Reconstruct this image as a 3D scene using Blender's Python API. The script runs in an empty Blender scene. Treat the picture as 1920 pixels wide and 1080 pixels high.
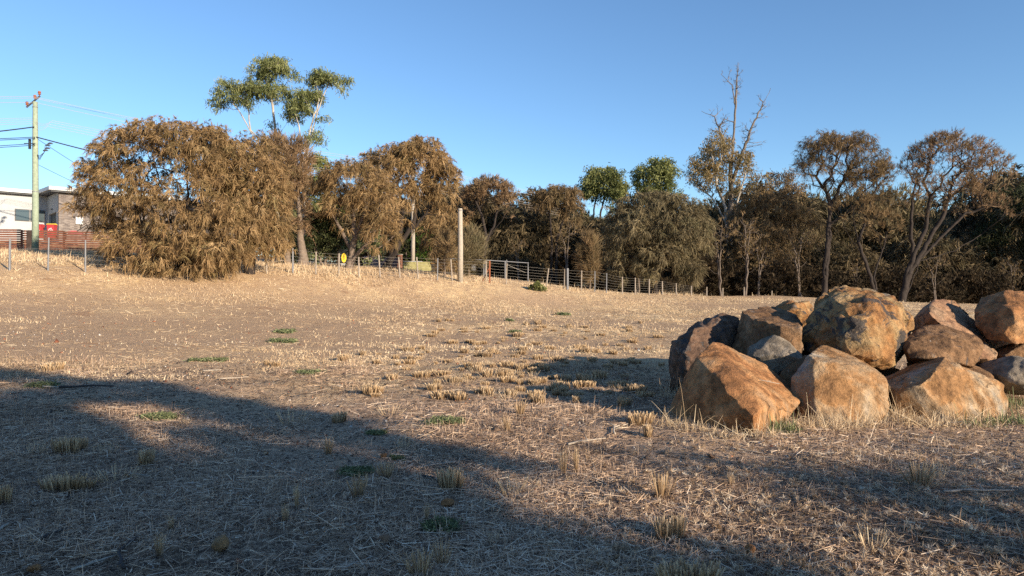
import bpy, bmesh, math, random
import numpy as np
from mathutils import Vector, noise as mnoise

SC = bpy.context.scene
COL = SC.collection

# ---------------------------------------------------------------- camera, sky, sun, exposure
FPX, CX, CY, CAMZ = 1280.0, 960.0, 540.0, 1.5
cam_d = bpy.data.cameras.new('camera'); cam = bpy.data.objects.new('camera', cam_d); COL.objects.link(cam)
cam.location = (0, 0, CAMZ); cam.rotation_euler = (math.radians(90), 0, 0)
cam_d.sensor_width = 36; cam_d.lens = 24; cam_d.clip_start = .05; cam_d.clip_end = 6000
SC.camera = cam
SUN_EL = math.radians(15.0); SUN_AZ = math.atan2(.72, -.69)      # azimuth from +Y towards +X
world = bpy.data.worlds.new('World'); SC.world = world; world.use_nodes = True
wn = world.node_tree; wn.nodes.clear()
sky = wn.nodes.new('ShaderNodeTexSky'); sky.sky_type = 'NISHITA'; sky.sun_disc = False
sky.sun_elevation = SUN_EL; sky.sun_rotation = SUN_AZ
sky.altitude = 50; sky.air_density = 1.0; sky.dust_density = 0.0; sky.ozone_density = 3.0
bg = wn.nodes.new('ShaderNodeBackground'); bg.inputs[1].default_value = 0.088
wo = wn.nodes.new('ShaderNodeOutputWorld')
tintn = wn.nodes.new('ShaderNodeMix'); tintn.data_type = 'RGBA'; tintn.blend_type = 'MULTIPLY'; tintn.inputs[0].default_value = 1
tintn.inputs[7].default_value = (.82, .93, 1.03, 1); wn.links.new(sky.outputs[0], tintn.inputs[6]); wn.links.new(tintn.outputs[2], bg.inputs[0]); wn.links.new(bg.outputs[0], wo.inputs[0])
sd = bpy.data.lights.new('sun', 'SUN'); sd.energy = 4.3; sd.angle = math.radians(.53); sd.color = (1.0, .83, .62)
so = bpy.data.objects.new('sun', sd); COL.objects.link(so)
sdir = Vector((math.sin(SUN_AZ)*math.cos(SUN_EL), math.cos(SUN_AZ)*math.cos(SUN_EL), math.sin(SUN_EL)))
so.rotation_euler = sdir.to_track_quat('Z', 'Y').to_euler(); so.location = (20, -20, 30)
SC.view_settings.view_transform = 'Standard'; SC.view_settings.look = 'None'
SC.view_settings.exposure = 1.22; SC.view_settings.gamma = 1; SC.view_settings.use_curve_mapping = False
SC.render.engine = 'CYCLES'
SC.cycles.max_bounces = 6; SC.cycles.transparent_max_bounces = 8
SC.cycles.use_denoising = False

R = np.random.default_rng(11)
def P(px, py, Y): return np.array([(px-CX)/FPX*Y, Y, CAMZ+(CY-py)/FPX*Y])
def PX(px, Y): return (px-CX)/FPX*Y

# ---------------------------------------------------------------- helpers
def tag(o, label=None, cat=None, group=None, kind=None):
    if label: o['label'] = label
    if cat: o['category'] = cat
    if group: o['group'] = group
    if kind: o['kind'] = kind
    return o
def empty(name, loc, rz=0, **k):
    o = bpy.data.objects.new(name, None); COL.objects.link(o); o.location = [float(c) for c in loc]
    o.rotation_euler = (0, 0, rz); o.empty_display_size = .2
    return tag(o, **k)
def link(name, me, mat=None, parent=None, loc=None, **k):
    o = bpy.data.objects.new(name, me); COL.objects.link(o)
    if mat is not None and len(me.materials) == 0: me.materials.append(mat)
    if parent is not None: o.parent = parent
    if loc is not None: o.location = [float(c) for c in loc]
    return tag(o, **k)
def mesh_np(name, V, F, tint=None, smooth=False, hue=None):
    """V (n,3), F (m,k) all faces with k corners"""
    V = np.asarray(V, dtype=np.float32); F = np.asarray(F, dtype=np.int32)
    me = bpy.data.meshes.new(name)
    me.vertices.add(len(V)); me.vertices.foreach_set('co', V.ravel())
    k = F.shape[1]
    me.loops.add(F.size); me.loops.foreach_set('vertex_index', F.ravel())
    me.polygons.add(len(F)); me.polygons.foreach_set('loop_start', np.arange(0, F.size, k, dtype=np.int32))
    if smooth: me.polygons.foreach_set('use_smooth', np.ones(len(F), dtype=bool))
    me.update(calc_edges=True)
    for nm, arr in (('tint', tint), ('hue', hue)):
        if arr is not None:
            a = me.attributes.new(nm, 'FLOAT', 'POINT'); a.data.foreach_set('value', np.asarray(arr, dtype=np.float32))
    return me
class MB:
    def __init__(s): s.v = []; s.f = []
    def add(s, v, f):
        n = len(s.v); s.v += [tuple(map(float, p)) for p in v]; s.f += [tuple(i+n for i in q) for q in f]
    def box(s, c, d, M=None):
        c = np.array(c, float); h = np.array(d, float)/2
        pts = [np.array([x, y, z])*h for x in (-1, 1) for y in (-1, 1) for z in (-1, 1)]
        if M is not None: pts = [M @ p for p in pts]
        s.add([c+p for p in pts], [(0,1,3,2),(4,6,7,5),(0,4,5,1),(2,3,7,6),(0,2,6,4),(1,5,7,3)])
    def tube(s, pts, rad, n=6, cap=True):
        pts = [np.array(p, float) for p in pts]
        if np.isscalar(rad): rad = [rad]*len(pts)
        rings = []
        for i, p in enumerate(pts):
            t = pts[min(i+1, len(pts)-1)]-pts[max(i-1, 0)]; t = t/(np.linalg.norm(t)+1e-9)
            a = np.array([0, 0, 1.]) if abs(t[2]) < .9 else np.array([1., 0, 0])
            x = np.cross(a, t); x /= np.linalg.norm(x); y = np.cross(t, x)
            rings.append([p+rad[i]*(math.cos(2*math.pi*k/n)*x+math.sin(2*math.pi*k/n)*y) for k in range(n)])
        v = [q for r in rings for q in r]; f = []
        for i in range(len(pts)-1):
            for k in range(n):
                f.append((i*n+k, i*n+(k+1) % n, (i+1)*n+(k+1) % n, (i+1)*n+k))
        if cap: f.append(tuple(range(n))[::-1]); f.append(tuple((len(pts)-1)*n+k for k in range(n)))
        s.add(v, f)
    def mesh(s, name, smooth=False):
        me = bpy.data.meshes.new(name); me.from_pydata(s.v, [], s.f); me.update()
        if smooth: me.polygons.foreach_set('use_smooth', np.ones(len(s.f), dtype=bool))
        return me
    def build(s, name, mat, parent=None, loc=None, smooth=False, **k):
        return link(name, s.mesh(name, smooth), mat, parent, loc, **k)

def vnoise(x, y, seed=0):
    """smooth 2-D value noise, 0..1, vectorised"""
    xi = np.floor(x).astype(np.int64); yi = np.floor(y).astype(np.int64); fx = x-xi; fy = y-yi
    fx = fx*fx*(3-2*fx); fy = fy*fy*(3-2*fy)
    def h(a, b):
        n = (a*374761393 + b*668265263 + seed*974634777) & 0x7fffffff
        n = ((n ^ (n >> 13))*1274126177) & 0x7fffffff
        n = (n ^ (n >> 16)) & 0xffff
        return n/65535.0
    return (h(xi, yi)*(1-fx)+h(xi+1, yi)*fx)*(1-fy)+(h(xi, yi+1)*(1-fx)+h(xi+1, yi+1)*fx)*fy
def fbm(x, y, sc, o=3, seed=0):
    r = 0; a = .5; t = 0
    for i in range(o):
        r = r+a*vnoise(x/sc*2**i, y/sc*2**i, seed+i*7); t += a; a *= .5
    return r/t

# ---------------------------------------------------------------- materials
def newmat(name):
    m = bpy.data.materials.new(name); m.use_nodes = True; nt = m.node_tree; nt.nodes.clear()
    out = nt.nodes.new('ShaderNodeOutputMaterial'); b = nt.nodes.new('ShaderNodeBsdfPrincipled')
    nt.links.new(b.outputs[0], out.inputs[0]); b.inputs['Roughness'].default_value = .9
    b.inputs['Specular IOR Level'].default_value = .2
    return m, nt, b, out
def N(nt, t, **k):
    n = nt.nodes.new(t)
    for a, v in k.items(): setattr(n, a, v)
    return n
def noise(nt, sc, det=4, rough=.6, vec=None, dist=0):
    n = N(nt, 'ShaderNodeTexNoise'); n.inputs['Scale'].default_value = sc; n.inputs['Detail'].default_value = det
    n.inputs['Roughness'].default_value = rough; n.inputs['Distortion'].default_value = dist
    if vec is not None: nt.links.new(vec, n.inputs['Vector'])
    return n.outputs['Fac']
def ramp(nt, fac, stops, interp='LINEAR'):
    r = N(nt, 'ShaderNodeValToRGB'); e = r.color_ramp.elements; r.color_ramp.interpolation = interp
    while len(e) < len(stops): e.new(.5)
    for i, (p, c) in enumerate(stops):
        e[i].position = p; e[i].color = (*c, 1) if len(c) == 3 else c
    nt.links.new(fac, r.inputs[0]); return r.outputs[0]
def g(v): return (v, v, v)
def mix(nt, fac, a, b, mode='MIX'):
    m = N(nt, 'ShaderNodeMix', data_type='RGBA', blend_type=mode)
    for s, v in ((0, fac), (6, a), (7, b)):
        if hasattr(v, 'node'): nt.links.new(v, m.inputs[s])
        elif s == 0: m.inputs[0].default_value = v
        else: m.inputs[s].default_value = (*v, 1)
    return m.outputs[2]
def bump(nt, b, h, dist=.01, st=1.0, prev=None):
    n = N(nt, 'ShaderNodeBump'); n.inputs['Strength'].default_value = st; n.inputs['Distance'].default_value = dist
    nt.links.new(h, n.inputs['Height'])
    if prev is not None: nt.links.new(prev, n.inputs['Normal'])
    if b is not None: nt.links.new(n.outputs[0], b.inputs['Normal'])
    return n.outputs[0]
def objco(nt):
    return N(nt, 'ShaderNodeTexCoord').outputs['Object']
def simple(name, c, rough=.8, var=.15, sc=20, bmp=0, metal=0, spec=.3):
    m, nt, b, out = newmat(name); co = objco(nt)
    f = noise(nt, sc, 5, .65, co)
    lo = tuple(x*(1-var) for x in c); hi = tuple(min(1, x*(1+var)) for x in c)
    nt.links.new(ramp(nt, f, [(.3, lo), (.7, hi)]), b.inputs['Base Color'])
    b.inputs['Roughness'].default_value = rough; b.inputs['Metallic'].default_value = metal
    b.inputs['Specular IOR Level'].default_value = spec
    if bmp: bump(nt, b, f, bmp)
    return m
def leafmat(name, stops, hstops=None, transl=.3, rough=.7):
    """colour from per-strand 'tint' (0..1) and per-clump 'hue' attributes"""
    m, nt, b, out = newmat(name)
    a = N(nt, 'ShaderNodeAttribute', attribute_name='tint')
    c = ramp(nt, a.outputs['Fac'], stops)
    if hstops:
        h = N(nt, 'ShaderNodeAttribute', attribute_name='hue')
        c = mix(nt, 1.0, c, ramp(nt, h.outputs['Fac'], hstops), 'MULTIPLY')
    nt.links.new(c, b.inputs['Base Color']); b.inputs['Roughness'].default_value = rough
    b.inputs['Specular IOR Level'].default_value = .15
    tr = N(nt, 'ShaderNodeBsdfTranslucent'); nt.links.new(c, tr.inputs['Color'])
    ms = N(nt, 'ShaderNodeMixShader'); ms.inputs[0].default_value = transl
    nt.links.new(b.outputs[0], ms.inputs[1]); nt.links.new(tr.outputs[0], ms.inputs[2])
    nt.links.new(ms.outputs[0], out.inputs[0])
    return m
# ---------------------------------------------------------------- terrain
POSTPX = [(18,448,505),(90,445,505),(160,450,510),(450,488,512),(500,470,513),(549,465,512),(592,472,515),(635,475,518),
  (673,482,520),(713,478,521),(750,482,522),(784,482,524),(820,484,523),(848,486,528),(912,490,529),(949,494,533),(1024,503,538),
  (1058,504,543),(1090,507,544),(1115,508,547),(1137,512,549),(1167,519,551),(1191,521,552),(1217,523,552.5),(1242,527,553),(1268,531,553.5),
  (1296,536,554),(1325,538,554),(1355,540,555),(1395,543,555.5),(1447,545,556)]
def fenceY(px): return 40.04/(1-.000465*(px-960))
ctrl = []
for px, a, b_ in POSTPX: ctrl.append(P(px, b_, fenceY(px)))
for X in (-9, -4, 0, 4, 9):
    for Y in (-4, 0, 4, 8, 11): ctrl.append(np.array([X, Y, 0.]))
for t in [(0,640,16),(0,590,21),(0,545,25),(-150,590,20),(-150,505,27),(250,640,16.8),(250,590,22.5),(250,548,27),
          (480,640,17.5),(480,590,24),(480,550,29),(680,590,26),(680,555,32),(863,640,19),(863,590,28),(863,560,34),
          (1064,640,19),(1064,600,27),(1064,570,36),(1240,600,28),(1240,572,38),(1400,640,18.8),(1400,600,28),(1400,575,38),(1400,558,47),
          (1640,600,28),(1640,577,38),(1640,564,46),(1900,600,28),(1900,580,38),(1900,572.5,45),
          (60,469,42),(-60,469,43),(0,470,44),(200,475,44.5),(330,478,44),(560,500,45),(650,499,50),(780,508,56),(895,519,60),(990,526,66),(1060,534,70),
          (840,512,50)]:
    ctrl.append(P(*t))
for t in [(-36,48,4.8),(-33,49,4.8),(-40,56,4.9),(-30,56,4.7),(-50,40,4.5),(-60,60,5),(-20,55,4.0),(-10,75,3.2),(8,60,1.0),(14,54,.5),(20,56,0),(28,58,-.5),(36,56,-.8),(40,50,-.5),
          (10,80,1.5),(30,80,-2),(60,60,-2),(60,30,0),(-40,20,2.2),(-40,0,.6),(40,0,0),(0,-30,0),(-40,-40,0),(40,-40,0),
          (-60,120,3),(0,120,1.5),(60,120,-2.5),(140,80,-3),(-140,80,5),(0,250,0),(-250,100,2),(250,100,-3),(-200,250,1),(200,250,-3)]:
    ctrl.append(np.array(t, float))
ctrl = np.array(ctrl)
def _phi(r): return np.sqrt(r*r+9.0)
_d = np.linalg.norm(ctrl[:, None, :2]-ctrl[None, :, :2], axis=2)
_A = _phi(_d)-np.eye(len(ctrl))*.12
_w = np.linalg.solve(_A, ctrl[:, 2]-0.0)
def ground0(x, y):
    x = np.atleast_1d(np.asarray(x, float)); y = np.atleast_1d(np.asarray(y, float)); out = np.empty(len(x))
    for i in range(0, len(x), 20000):
        xx = x[i:i+20000]; yy = y[i:i+20000]
        out[i:i+20000] = _phi(np.hypot(xx[:, None]-ctrl[:, 0], yy[:, None]-ctrl[:, 1])) @ _w
    r = np.hypot(x, y); k = np.clip((r-260)/300, 0, 1)
    return out*(1-k)
def ground_raw(x, y):
    x = np.atleast_1d(np.asarray(x, float)); y = np.atleast_1d(np.asarray(y, float))
    z = ground0(x, y)
    z = z+.10*(fbm(x, y, 2.6, 3, 3)-.5)+.07*(fbm(x, y, .45, 3, 9)-.5)
    return z
# non-uniform grid
def axis(lo, hi, c0, c1, fine, gr):
    a = list(np.arange(c0, c1+1e-6, fine)); s = fine; x = c1
    while x < hi: s = s*gr; x += s; a.append(min(x, hi))
    s = fine; x = c0; b = []
    while x > lo: s = s*gr; x -= s; b.append(max(x, lo))
    return np.array(b[::-1]+a)
XS = axis(-1500, 1500, -5.2, 5.2, .09, 1.07); YS = axis(-300, 2500, 3.0, 10.5, .09, 1.045)
GX, GY = np.meshgrid(XS, YS)
GZ = ground_raw(GX.ravel(), GY.ravel()).reshape(GX.shape)
def gz(x, y):
    """height of the ground sheet, bilinear"""
    x = np.atleast_1d(np.asarray(x, float)); y = np.atleast_1d(np.asarray(y, float))
    i = np.clip(np.searchsorted(XS, x)-1, 0, len(XS)-2); j = np.clip(np.searchsorted(YS, y)-1, 0, len(YS)-2)
    u = (x-XS[i])/(XS[i+1]-XS[i]); v = (y-YS[j])/(YS[j+1]-YS[j])
    return (GZ[j, i]*(1-u)+GZ[j, i+1]*u)*(1-v)+(GZ[j+1, i]*(1-u)+GZ[j+1, i+1]*u)*v
def gz1(x, y): return float(gz(x, y)[0])
def on_ground(px, py, y0=3.0, y1=60):
    """point of the ground seen at pixel"""
    Y = np.linspace(y0, y1, 3000)
    X = (px-CX)/FPX*Y; z = CAMZ+(CY-py)/FPX*Y
    d = z-gz(X, Y); k = np.where(d <= 0)[0]
    k = k[0] if len(k) else len(Y)-1
    return np.array([X[k], Y[k], gz1(X[k], Y[k])])

mG, nt, b, out = newmat('dry_soil')
co = objco(nt)
n1 = noise(nt, .22, 5, .6, co); n2 = noise(nt, 2.2, 6, .7, co); n3 = noise(nt, 30, 6, .75, co); n4 = noise(nt, .9, 4, .6, co, .6)
soil = ramp(nt, n3, [(.25, (.19, .12, .075)), (.5, (.46, .31, .185)), (.75, (.64, .46, .29))])
straw = ramp(nt, n3, [(.25, (.31, .205, .115)), (.5, (.68, .485, .26)), (.75, (.80, .61, .37))])
c = mix(nt, ramp(nt, n2, [(.38, g(0)), (.62, g(1))]), soil, straw)
c = mix(nt, ramp(nt, n1, [(.44, g(0)), (.56, g(.85))]), c, soil)
red = ramp(nt, n4, [(.62, g(0)), (.72, g(.6))])
ba = N(nt, 'ShaderNodeAttribute', attribute_name='bare').outputs['Fac']
bare = ramp(nt, n3, [(.25, (.19, .12, .075)), (.5, (.40, .27, .165)), (.75, (.54, .385, .25))])
c = mix(nt, ba, c, bare)
near_ = N(nt, 'ShaderNodeAttribute', attribute_name='near').outputs['Fac']
c = mix(nt, near_, c, ramp(nt, n3, [(.3, (.15, .10, .07)), (.5, (.43, .295, .20)), (.7, (.68, .50, .35))]))  # near soil colour retoned and lifted to brighten the shade lying there
c = mix(nt, red, c, mix(nt, n3, (.17, .075, .035), (.36, .19, .10)))
nt.links.new(c, b.inputs['Base Color'])
p = bump(nt, None, n3, .035, .9); bump(nt, b, noise(nt, 7, 5, .7, co), .06, .7, p)
H, W = GX.shape
idx = np.arange(H*W).reshape(H, W)
F = np.stack([idx[:-1, :-1].ravel(), idx[:-1, 1:].ravel(), idx[1:, 1:].ravel(), idx[1:, :-1].ravel()], 1)
def bare_at(x, y):
    n = fbm(x*.5, y, 3.2, 4, 51); band = np.exp(-((y-(19.5+.12*x))/4.2)**2)*np.clip((5-x)/6, 0, 1)
    return np.clip((n-.53)*5+band*1.0, 0, 1)*np.clip((y-9)/4, 0, 1)
def near_shade_tone(x, y): return np.clip((12.5-y)/5+(fbm(x, y, 2., 3, 61)-.5)*1.2, 0, 1)*.85  # mask of the near ground whose shade tone is put into the colour
gme = mesh_np('ground', np.stack([GX.ravel(), GY.ravel(), GZ.ravel()], 1), F, smooth=True)
for nm_, fn_ in (('bare', bare_at), ('near', near_shade_tone)):
    at_ = gme.attributes.new(nm_, 'FLOAT', 'POINT'); at_.data.foreach_set('value', fn_(GX.ravel(), GY.ravel()).astype(np.float32))
link('ground', gme, mG, kind='structure')

# low hills behind the wood
hv = []; hx = np.linspace(-900, 900, 120)
for j_, (yy, ff) in enumerate([(300, 0), (380, .55), (520, 1), (760, .8), (1200, 0)]):
    for x_ in hx: hv.append((x_*(1+j_*.25), yy, -8+ff*(30+16*math.sin(x_*.006+1)+9*math.sin(x_*.017))))
hi = np.arange(5*120).reshape(5, 120)
mHill = simple('bush_covered_hill', (.06, .06, .035), .95, .4, .05)
link('hills', mesh_np('hills', hv, np.stack([hi[:-1, :-1].ravel(), hi[:-1, 1:].ravel(), hi[1:, 1:].ravel(), hi[1:, :-1].ravel()], 1), smooth=True), mHill, kind='structure')
# road beyond the fence
mRoad = simple('asphalt_grey', (.17, .17, .18), .85, .15, 60, .003)
rp = [(-62, 66), (-40, 63), (-22, 60.5), (-6, 60), (0, 63), (5, 68), (12, 76), (30, 92)]
rx = np.interp(np.linspace(0, 7, 120), range(8), [q[0] for q in rp]); ry = np.interp(np.linspace(0, 7, 120), range(8), [q[1] for q in rp])
vv = []
for i in range(120):
    for dy in np.linspace(-2.8, 3.2, 7):
        vv.append((rx[i], ry[i]+dy, 0))
vv = np.array(vv); vv[:, 2] = gz(vv[:, 0], vv[:, 1])+.09
ii = np.arange(120*7).reshape(120, 7)
F = np.stack([ii[:-1, :-1].ravel(), ii[1:, :-1].ravel(), ii[1:, 1:].ravel(), ii[:-1, 1:].ravel()], 1)
link('road', mesh_np('road', vv, F, smooth=True), mRoad, kind='structure')
# ---------------------------------------------------------------- boulders
def rockmat(name, stops, dark=.0, pale=0., grain=1., scale=1.):
    m, nt, b, out = newmat(name); co = objco(nt)
    big = noise(nt, 1.9*scale, 6, .62, co, .5); fine = noise(nt, 45, 6, .75, co); mid = noise(nt, 9, 6, .68, co, .3)
    c = ramp(nt, big, stops)
    c = mix(nt, .85, c, ramp(nt, mid, [(.32, g(.38)), (.5, g(.95)), (.68, g(1.45))]), 'MULTIPLY')
    c = mix(nt, .6, c, ramp(nt, fine, [(.3, g(.65)), (.55, g(1.0)), (.75, g(1.3))]), 'MULTIPLY')
    if dark:
        d = noise(nt, 3.1*scale, 7, .68, co, 1.0)
        c = mix(nt, ramp(nt, d, [(.63-dark*.22, g(0)), (.67-dark*.22, g(.92))]), c, mix(nt, fine, (.018, .018, .022), (.09, .085, .085)))
    if pale:
        d = noise(nt, 5.3, 8, .75, co, 1.2)
        c = mix(nt, ramp(nt, d, [(.66-pale*.16, g(0)), (.72-pale*.16, g(.75))]), c, (.42, .40, .37))
    # hairline cracks
    vo = N(nt, 'ShaderNodeTexVoronoi', feature='DISTANCE_TO_EDGE'); vo.inputs['Scale'].default_value = 1.0
    dv = N(nt, 'ShaderNodeVectorMath', operation='ADD')
    nn = N(nt, 'ShaderNodeTexNoise'); nn.inputs['Scale'].default_value = 3; nn.inputs['Detail'].default_value = 5
    sc_ = N(nt, 'ShaderNodeVectorMath', operation='SCALE'); sc_.inputs['Scale'].default_value = .8
    nt.links.new(co, nn.inputs['Vector']); nt.links.new(nn.outputs['Color'], sc_.inputs[0])
    nt.links.new(co, dv.inputs[0]); nt.links.new(sc_.outputs[0], dv.inputs[1]); nt.links.new(dv.outputs[0], vo.inputs['Vector'])
    crack = ramp(nt, vo.outputs['Distance'], [(.0, g(0)), (.02, g(1))])
    crack = mix(nt, ramp(nt, noise(nt, 1.7, 3, .5, co), [(.50, g(1)), (.56, g(0))]), crack, g(1))
    c = mix(nt, 1.0, c, ramp(nt, crack, [(0, g(.35)), (1, g(1))]), 'MULTIPLY')
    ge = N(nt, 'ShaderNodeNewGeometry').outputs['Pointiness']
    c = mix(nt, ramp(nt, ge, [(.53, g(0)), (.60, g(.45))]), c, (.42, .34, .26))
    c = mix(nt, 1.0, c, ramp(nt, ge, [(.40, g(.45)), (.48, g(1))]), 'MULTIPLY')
    nt.links.new(c, b.inputs['Base Color']); b.inputs['Roughness'].default_value = .88
    p = bump(nt, None, fine, .014*grain, 1.0); p = bump(nt, None, mid, .05*grain, 1.0, p); bump(nt, b, crack, .006, .7, p)
    return m
OR = [(.3, (.13, .068, .033)), (.44, (.31, .145, .06)), (.56, (.39, .21, .095)), (.75, (.26, .20, .14))]
TAN = [(.3, (.14, .075, .036)), (.44, (.32, .175, .078)), (.55, (.37, .265, .165)), (.64, (.30, .265, .22))]
BR = [(.3, (.09, .05, .028)), (.5, (.20, .115, .06)), (.7, (.28, .19, .12))]
PK = [(.3, (.17, .085, .05)), (.5, (.31, .18, .105)), (.7, (.36, .25, .165))]
DK = [(.3, (.05, .035, .028)), (.5, (.14, .085, .058)), (.7, (.21, .15, .11))]
GR = [(.3, (.12, .10, .08)), (.5, (.22, .185, .145)), (.7, (.31, .25, .185))]
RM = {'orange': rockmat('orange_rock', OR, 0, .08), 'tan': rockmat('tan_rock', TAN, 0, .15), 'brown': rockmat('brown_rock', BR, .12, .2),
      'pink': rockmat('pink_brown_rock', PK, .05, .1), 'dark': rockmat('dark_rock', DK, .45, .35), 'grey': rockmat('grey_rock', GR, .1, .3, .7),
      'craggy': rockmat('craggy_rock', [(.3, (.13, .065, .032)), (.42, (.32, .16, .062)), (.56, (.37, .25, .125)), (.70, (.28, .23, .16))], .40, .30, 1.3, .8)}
def boulder(label, hulls, mat, vox=.0205, smooth=2, amp=.03, chip=.03, seed=0, name='boulder', group='boulders heaped in a pile on the dry paddock', crag=0, cat='boulder', cuts=7):
    allp = np.concatenate([np.array(h) for h in hulls]); c = allp.mean(0); c[2] = allp[:, 2].min()
    bm = bmesh.new()
    for h in hulls:
        h = np.array(h); hc = h.mean(0); h = hc+(h-hc)*1.06
        vs = [bm.verts.new(Vector(p-c)) for p in h]
        r = bmesh.ops.convex_hull(bm, input=vs)
        bmesh.ops.delete(bm, geom=[e for e in set(r['geom_interior']+r['geom_unused']) if isinstance(e, bmesh.types.BMVert)], context='VERTS')
    bmesh.ops.recalc_face_normals(bm, faces=bm.faces)
    me = bpy.data.meshes.new(name); bm.to_mesh(me); bm.free()
    o = bpy.data.objects.new('tmp', me); COL.objects.link(o)
    md = o.modifiers.new('r', 'REMESH'); md.mode = 'VOXEL'; md.voxel_size = max(vox, min(.032, float(c[1])*.0023)) if name == 'boulder' else vox
    ms = o.modifiers.new('s', 'SMOOTH'); ms.factor = .5; ms.iterations = smooth
    dg = bpy.context.evaluated_depsgraph_get(); dg.update()
    me2 = bpy.data.meshes.new_from_object(o.evaluated_get(dg)); bpy.data.objects.remove(o); bpy.data.meshes.remove(me)
    n = len(me2.vertices); V = np.empty(n*3, np.float32); me2.vertices.foreach_get('co', V); V = V.reshape(-1, 3)
    Nn = np.empty(n*3, np.float32); me2.vertices.foreach_get('normal', Nn); Nn = Nn.reshape(-1, 3)
    off = Vector((seed*3.7, seed*1.3, seed*7.1)); D = np.empty(n)
    for i in range(n):
        p = Vector(V[i])+off
        a = mnoise.fractal(p*1.8, 1.0, 2.0, 4)
        cell = mnoise.voronoi(p*2.6+mnoise.noise_vector(p*2)*.35)[0]
        ch = cell[1]-cell[0]
        f = mnoise.fractal(p*9, .8, 2.1, 4)
        c2 = mnoise.voronoi(p*6.5+mnoise.noise_vector(p*5)*.25)[0]; d = amp*a-chip*max(0, .28-ch)*2.2+amp*.33*f-chip*.5*max(0, .14-(c2[1]-c2[0])/1.0)*2
        if crag:
            rr = mnoise.ridged_multi_fractal(p*2.4, .9, 2.2, 5, 1, 2)
            d += crag*(-abs(mnoise.noise(p*3.2))*1.6+.25)*(.4+max(0, mnoise.noise(p*1.1)+.4))-crag*.25*(rr-1.2)
        D[i] = d
    V = V+Nn*D[:, None].astype(np.float32)
    qc = np.random.default_rng(seed+900); cen = V.mean(0)
    for _ in range(cuts):
        nn = qc.normal(size=3); nn /= np.linalg.norm(nn); dd = (V-cen) @ nn; hmax = dd.max()*(1-qc.uniform(.03, .15))
        V = V-(np.maximum(0, dd-hmax)*.93)[:, None]*nn
    V = V.astype(np.float32)
    me2.vertices.foreach_set('co', V.ravel()); me2.polygons.foreach_set('use_smooth', np.ones(len(me2.polygons), bool)); me2.update()
    me2.name = name; me2.materials.clear()
    return link(name, me2, RM[mat], None, c, label=label, cat=cat, group=group)
def H_(*t): return [P(*q) for q in t]
def blob(px, py, Y, rx, ry, ry3, n=26, seed=1, flat=.75):
    """points of a rounded rock, radii in pixels, depth radius in metres"""
    q = np.random.default_rng(seed); c = P(px, py, Y); k = Y/FPX; out = []
    for i in range(n):
        v = q.normal(size=3); v /= np.linalg.norm(v); v *= q.uniform(.9, 1.05)
        out.append(c+np.array([v[0]*rx*k, v[1]*ry3, v[2]*ry*k*(1 if v[2] > 0 else flat)]))
    return out
boulder('big orange boulder with flat sloping top at the left front corner of the pile', [H_((1340,646,8.2),(1352,647,8.3),(1308,673,7.9),(1335,703,7.5),(1374,728,7.12),(1404,747,6.92),(1414,768,6.86),(1397,804,6.88),
   (1262,793,8.1),(1253,775,8.2),(1277,728,8.15),(1398,818,6.86),(1330,806,7.45),(1440,687,8.35),(1470,708,8.35),(1493,738,8.0),(1496,752,7.75),(1478,778,7.4),(1446,806,7.1),(1300,740,8.9),(1470,760,8.6),(1262,797,7.7),(1445,820,7.3))], 'orange', seed=1, smooth=1, amp=.014, chip=.022)
boulder('tan boulder with upright cracked front face, front row beside the orange one', [H_((1540,651,8.5),(1582,653,8.6),(1606,668,8.5),(1629,697,8.3),(1519,667,8.05),(1530,678,7.85),(1590,690,7.75),(1630,697,7.75),(1659,712,7.8),
   (1490,708,8.0),(1487,738,7.95),(1494,780,7.8),(1520,800,7.6),(1600,800,7.5),(1645,795,7.6),(1664,762,7.7),(1655,745,7.72),(1530,770,7.55),(1560,740,8.9),(1640,740,8.8),(1640,800,8.6),(1500,790,8.6))], 'tan', seed=2, smooth=1, amp=.012, chip=.02)
boulder('wide golden boulder with ridge, front row at the right', [H_((1644,706,8.6),(1690,684,8.6),(1720,674,8.6),(1752,666,8.5),(1776,674,8.1),(1757,695,7.85),(1727,720,7.7),(1700,745,7.65),(1704,785,7.7),(1690,770,7.75),
   (1666,738,8.2),(1850,711,8.4),(1878,722,8.2),(1889,760,8.0),(1882,778,7.9),(1860,790,7.75),(1780,797,7.6),(1705,800,7.7),(1820,712,7.95),(1780,730,9.1),(1870,740,9.1),(1680,790,8.7),(1870,790,8.9))], 'tan', seed=3, smooth=1, amp=.03, chip=.04, crag=.025)
boulder('huge craggy boulder with black and white crust on top of the pile', [H_((1503,625,9.3),(1507,660,9.2),(1525,575,9.5),(1543,551,9.7),(1560,539,10.0),(1610,539,10.3),(1640,547,9.9),(1682,563,9.4),(1575,568,9.05),(1632,566,8.9),(1691,582,9.1),
   (1703,625,9.1),(1703,655,8.9),(1672,689,8.75),(1650,655,8.35),(1603,600,8.55),(1595,665,8.45),(1622,688,8.6),(1560,672,8.7),(1550,640,10.5),(1680,640,10.4)),
   H_((1690,585,9.4),(1706,580,9.4),(1718,588,9.4),(1720,602,9.4),(1705,628,9.2),(1688,628,9.2),(1690,600,9.0),(1710,598,9.1),(1700,590,9.9),(1700,620,9.9))], 'craggy', seed=4, vox=.02, smooth=1, amp=.05, chip=.05, crag=.055)
boulder('dark purplish boulder at the far left of the pile behind the orange one', [H_((1262,640,10.0),(1256,690,9.9),(1258,728,10.0),(1283,662,9.4),(1300,618,9.7),(1355,590,10.3),(1386,597,10.2),(1320,597,10.6),(1385,680,9.7),(1330,700,9.3),(1290,722,9.4),(1275,730,10.8),(1380,720,10.9))], 'dark', seed=5, smooth=2, amp=.045, chip=.06, crag=.02)
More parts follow.
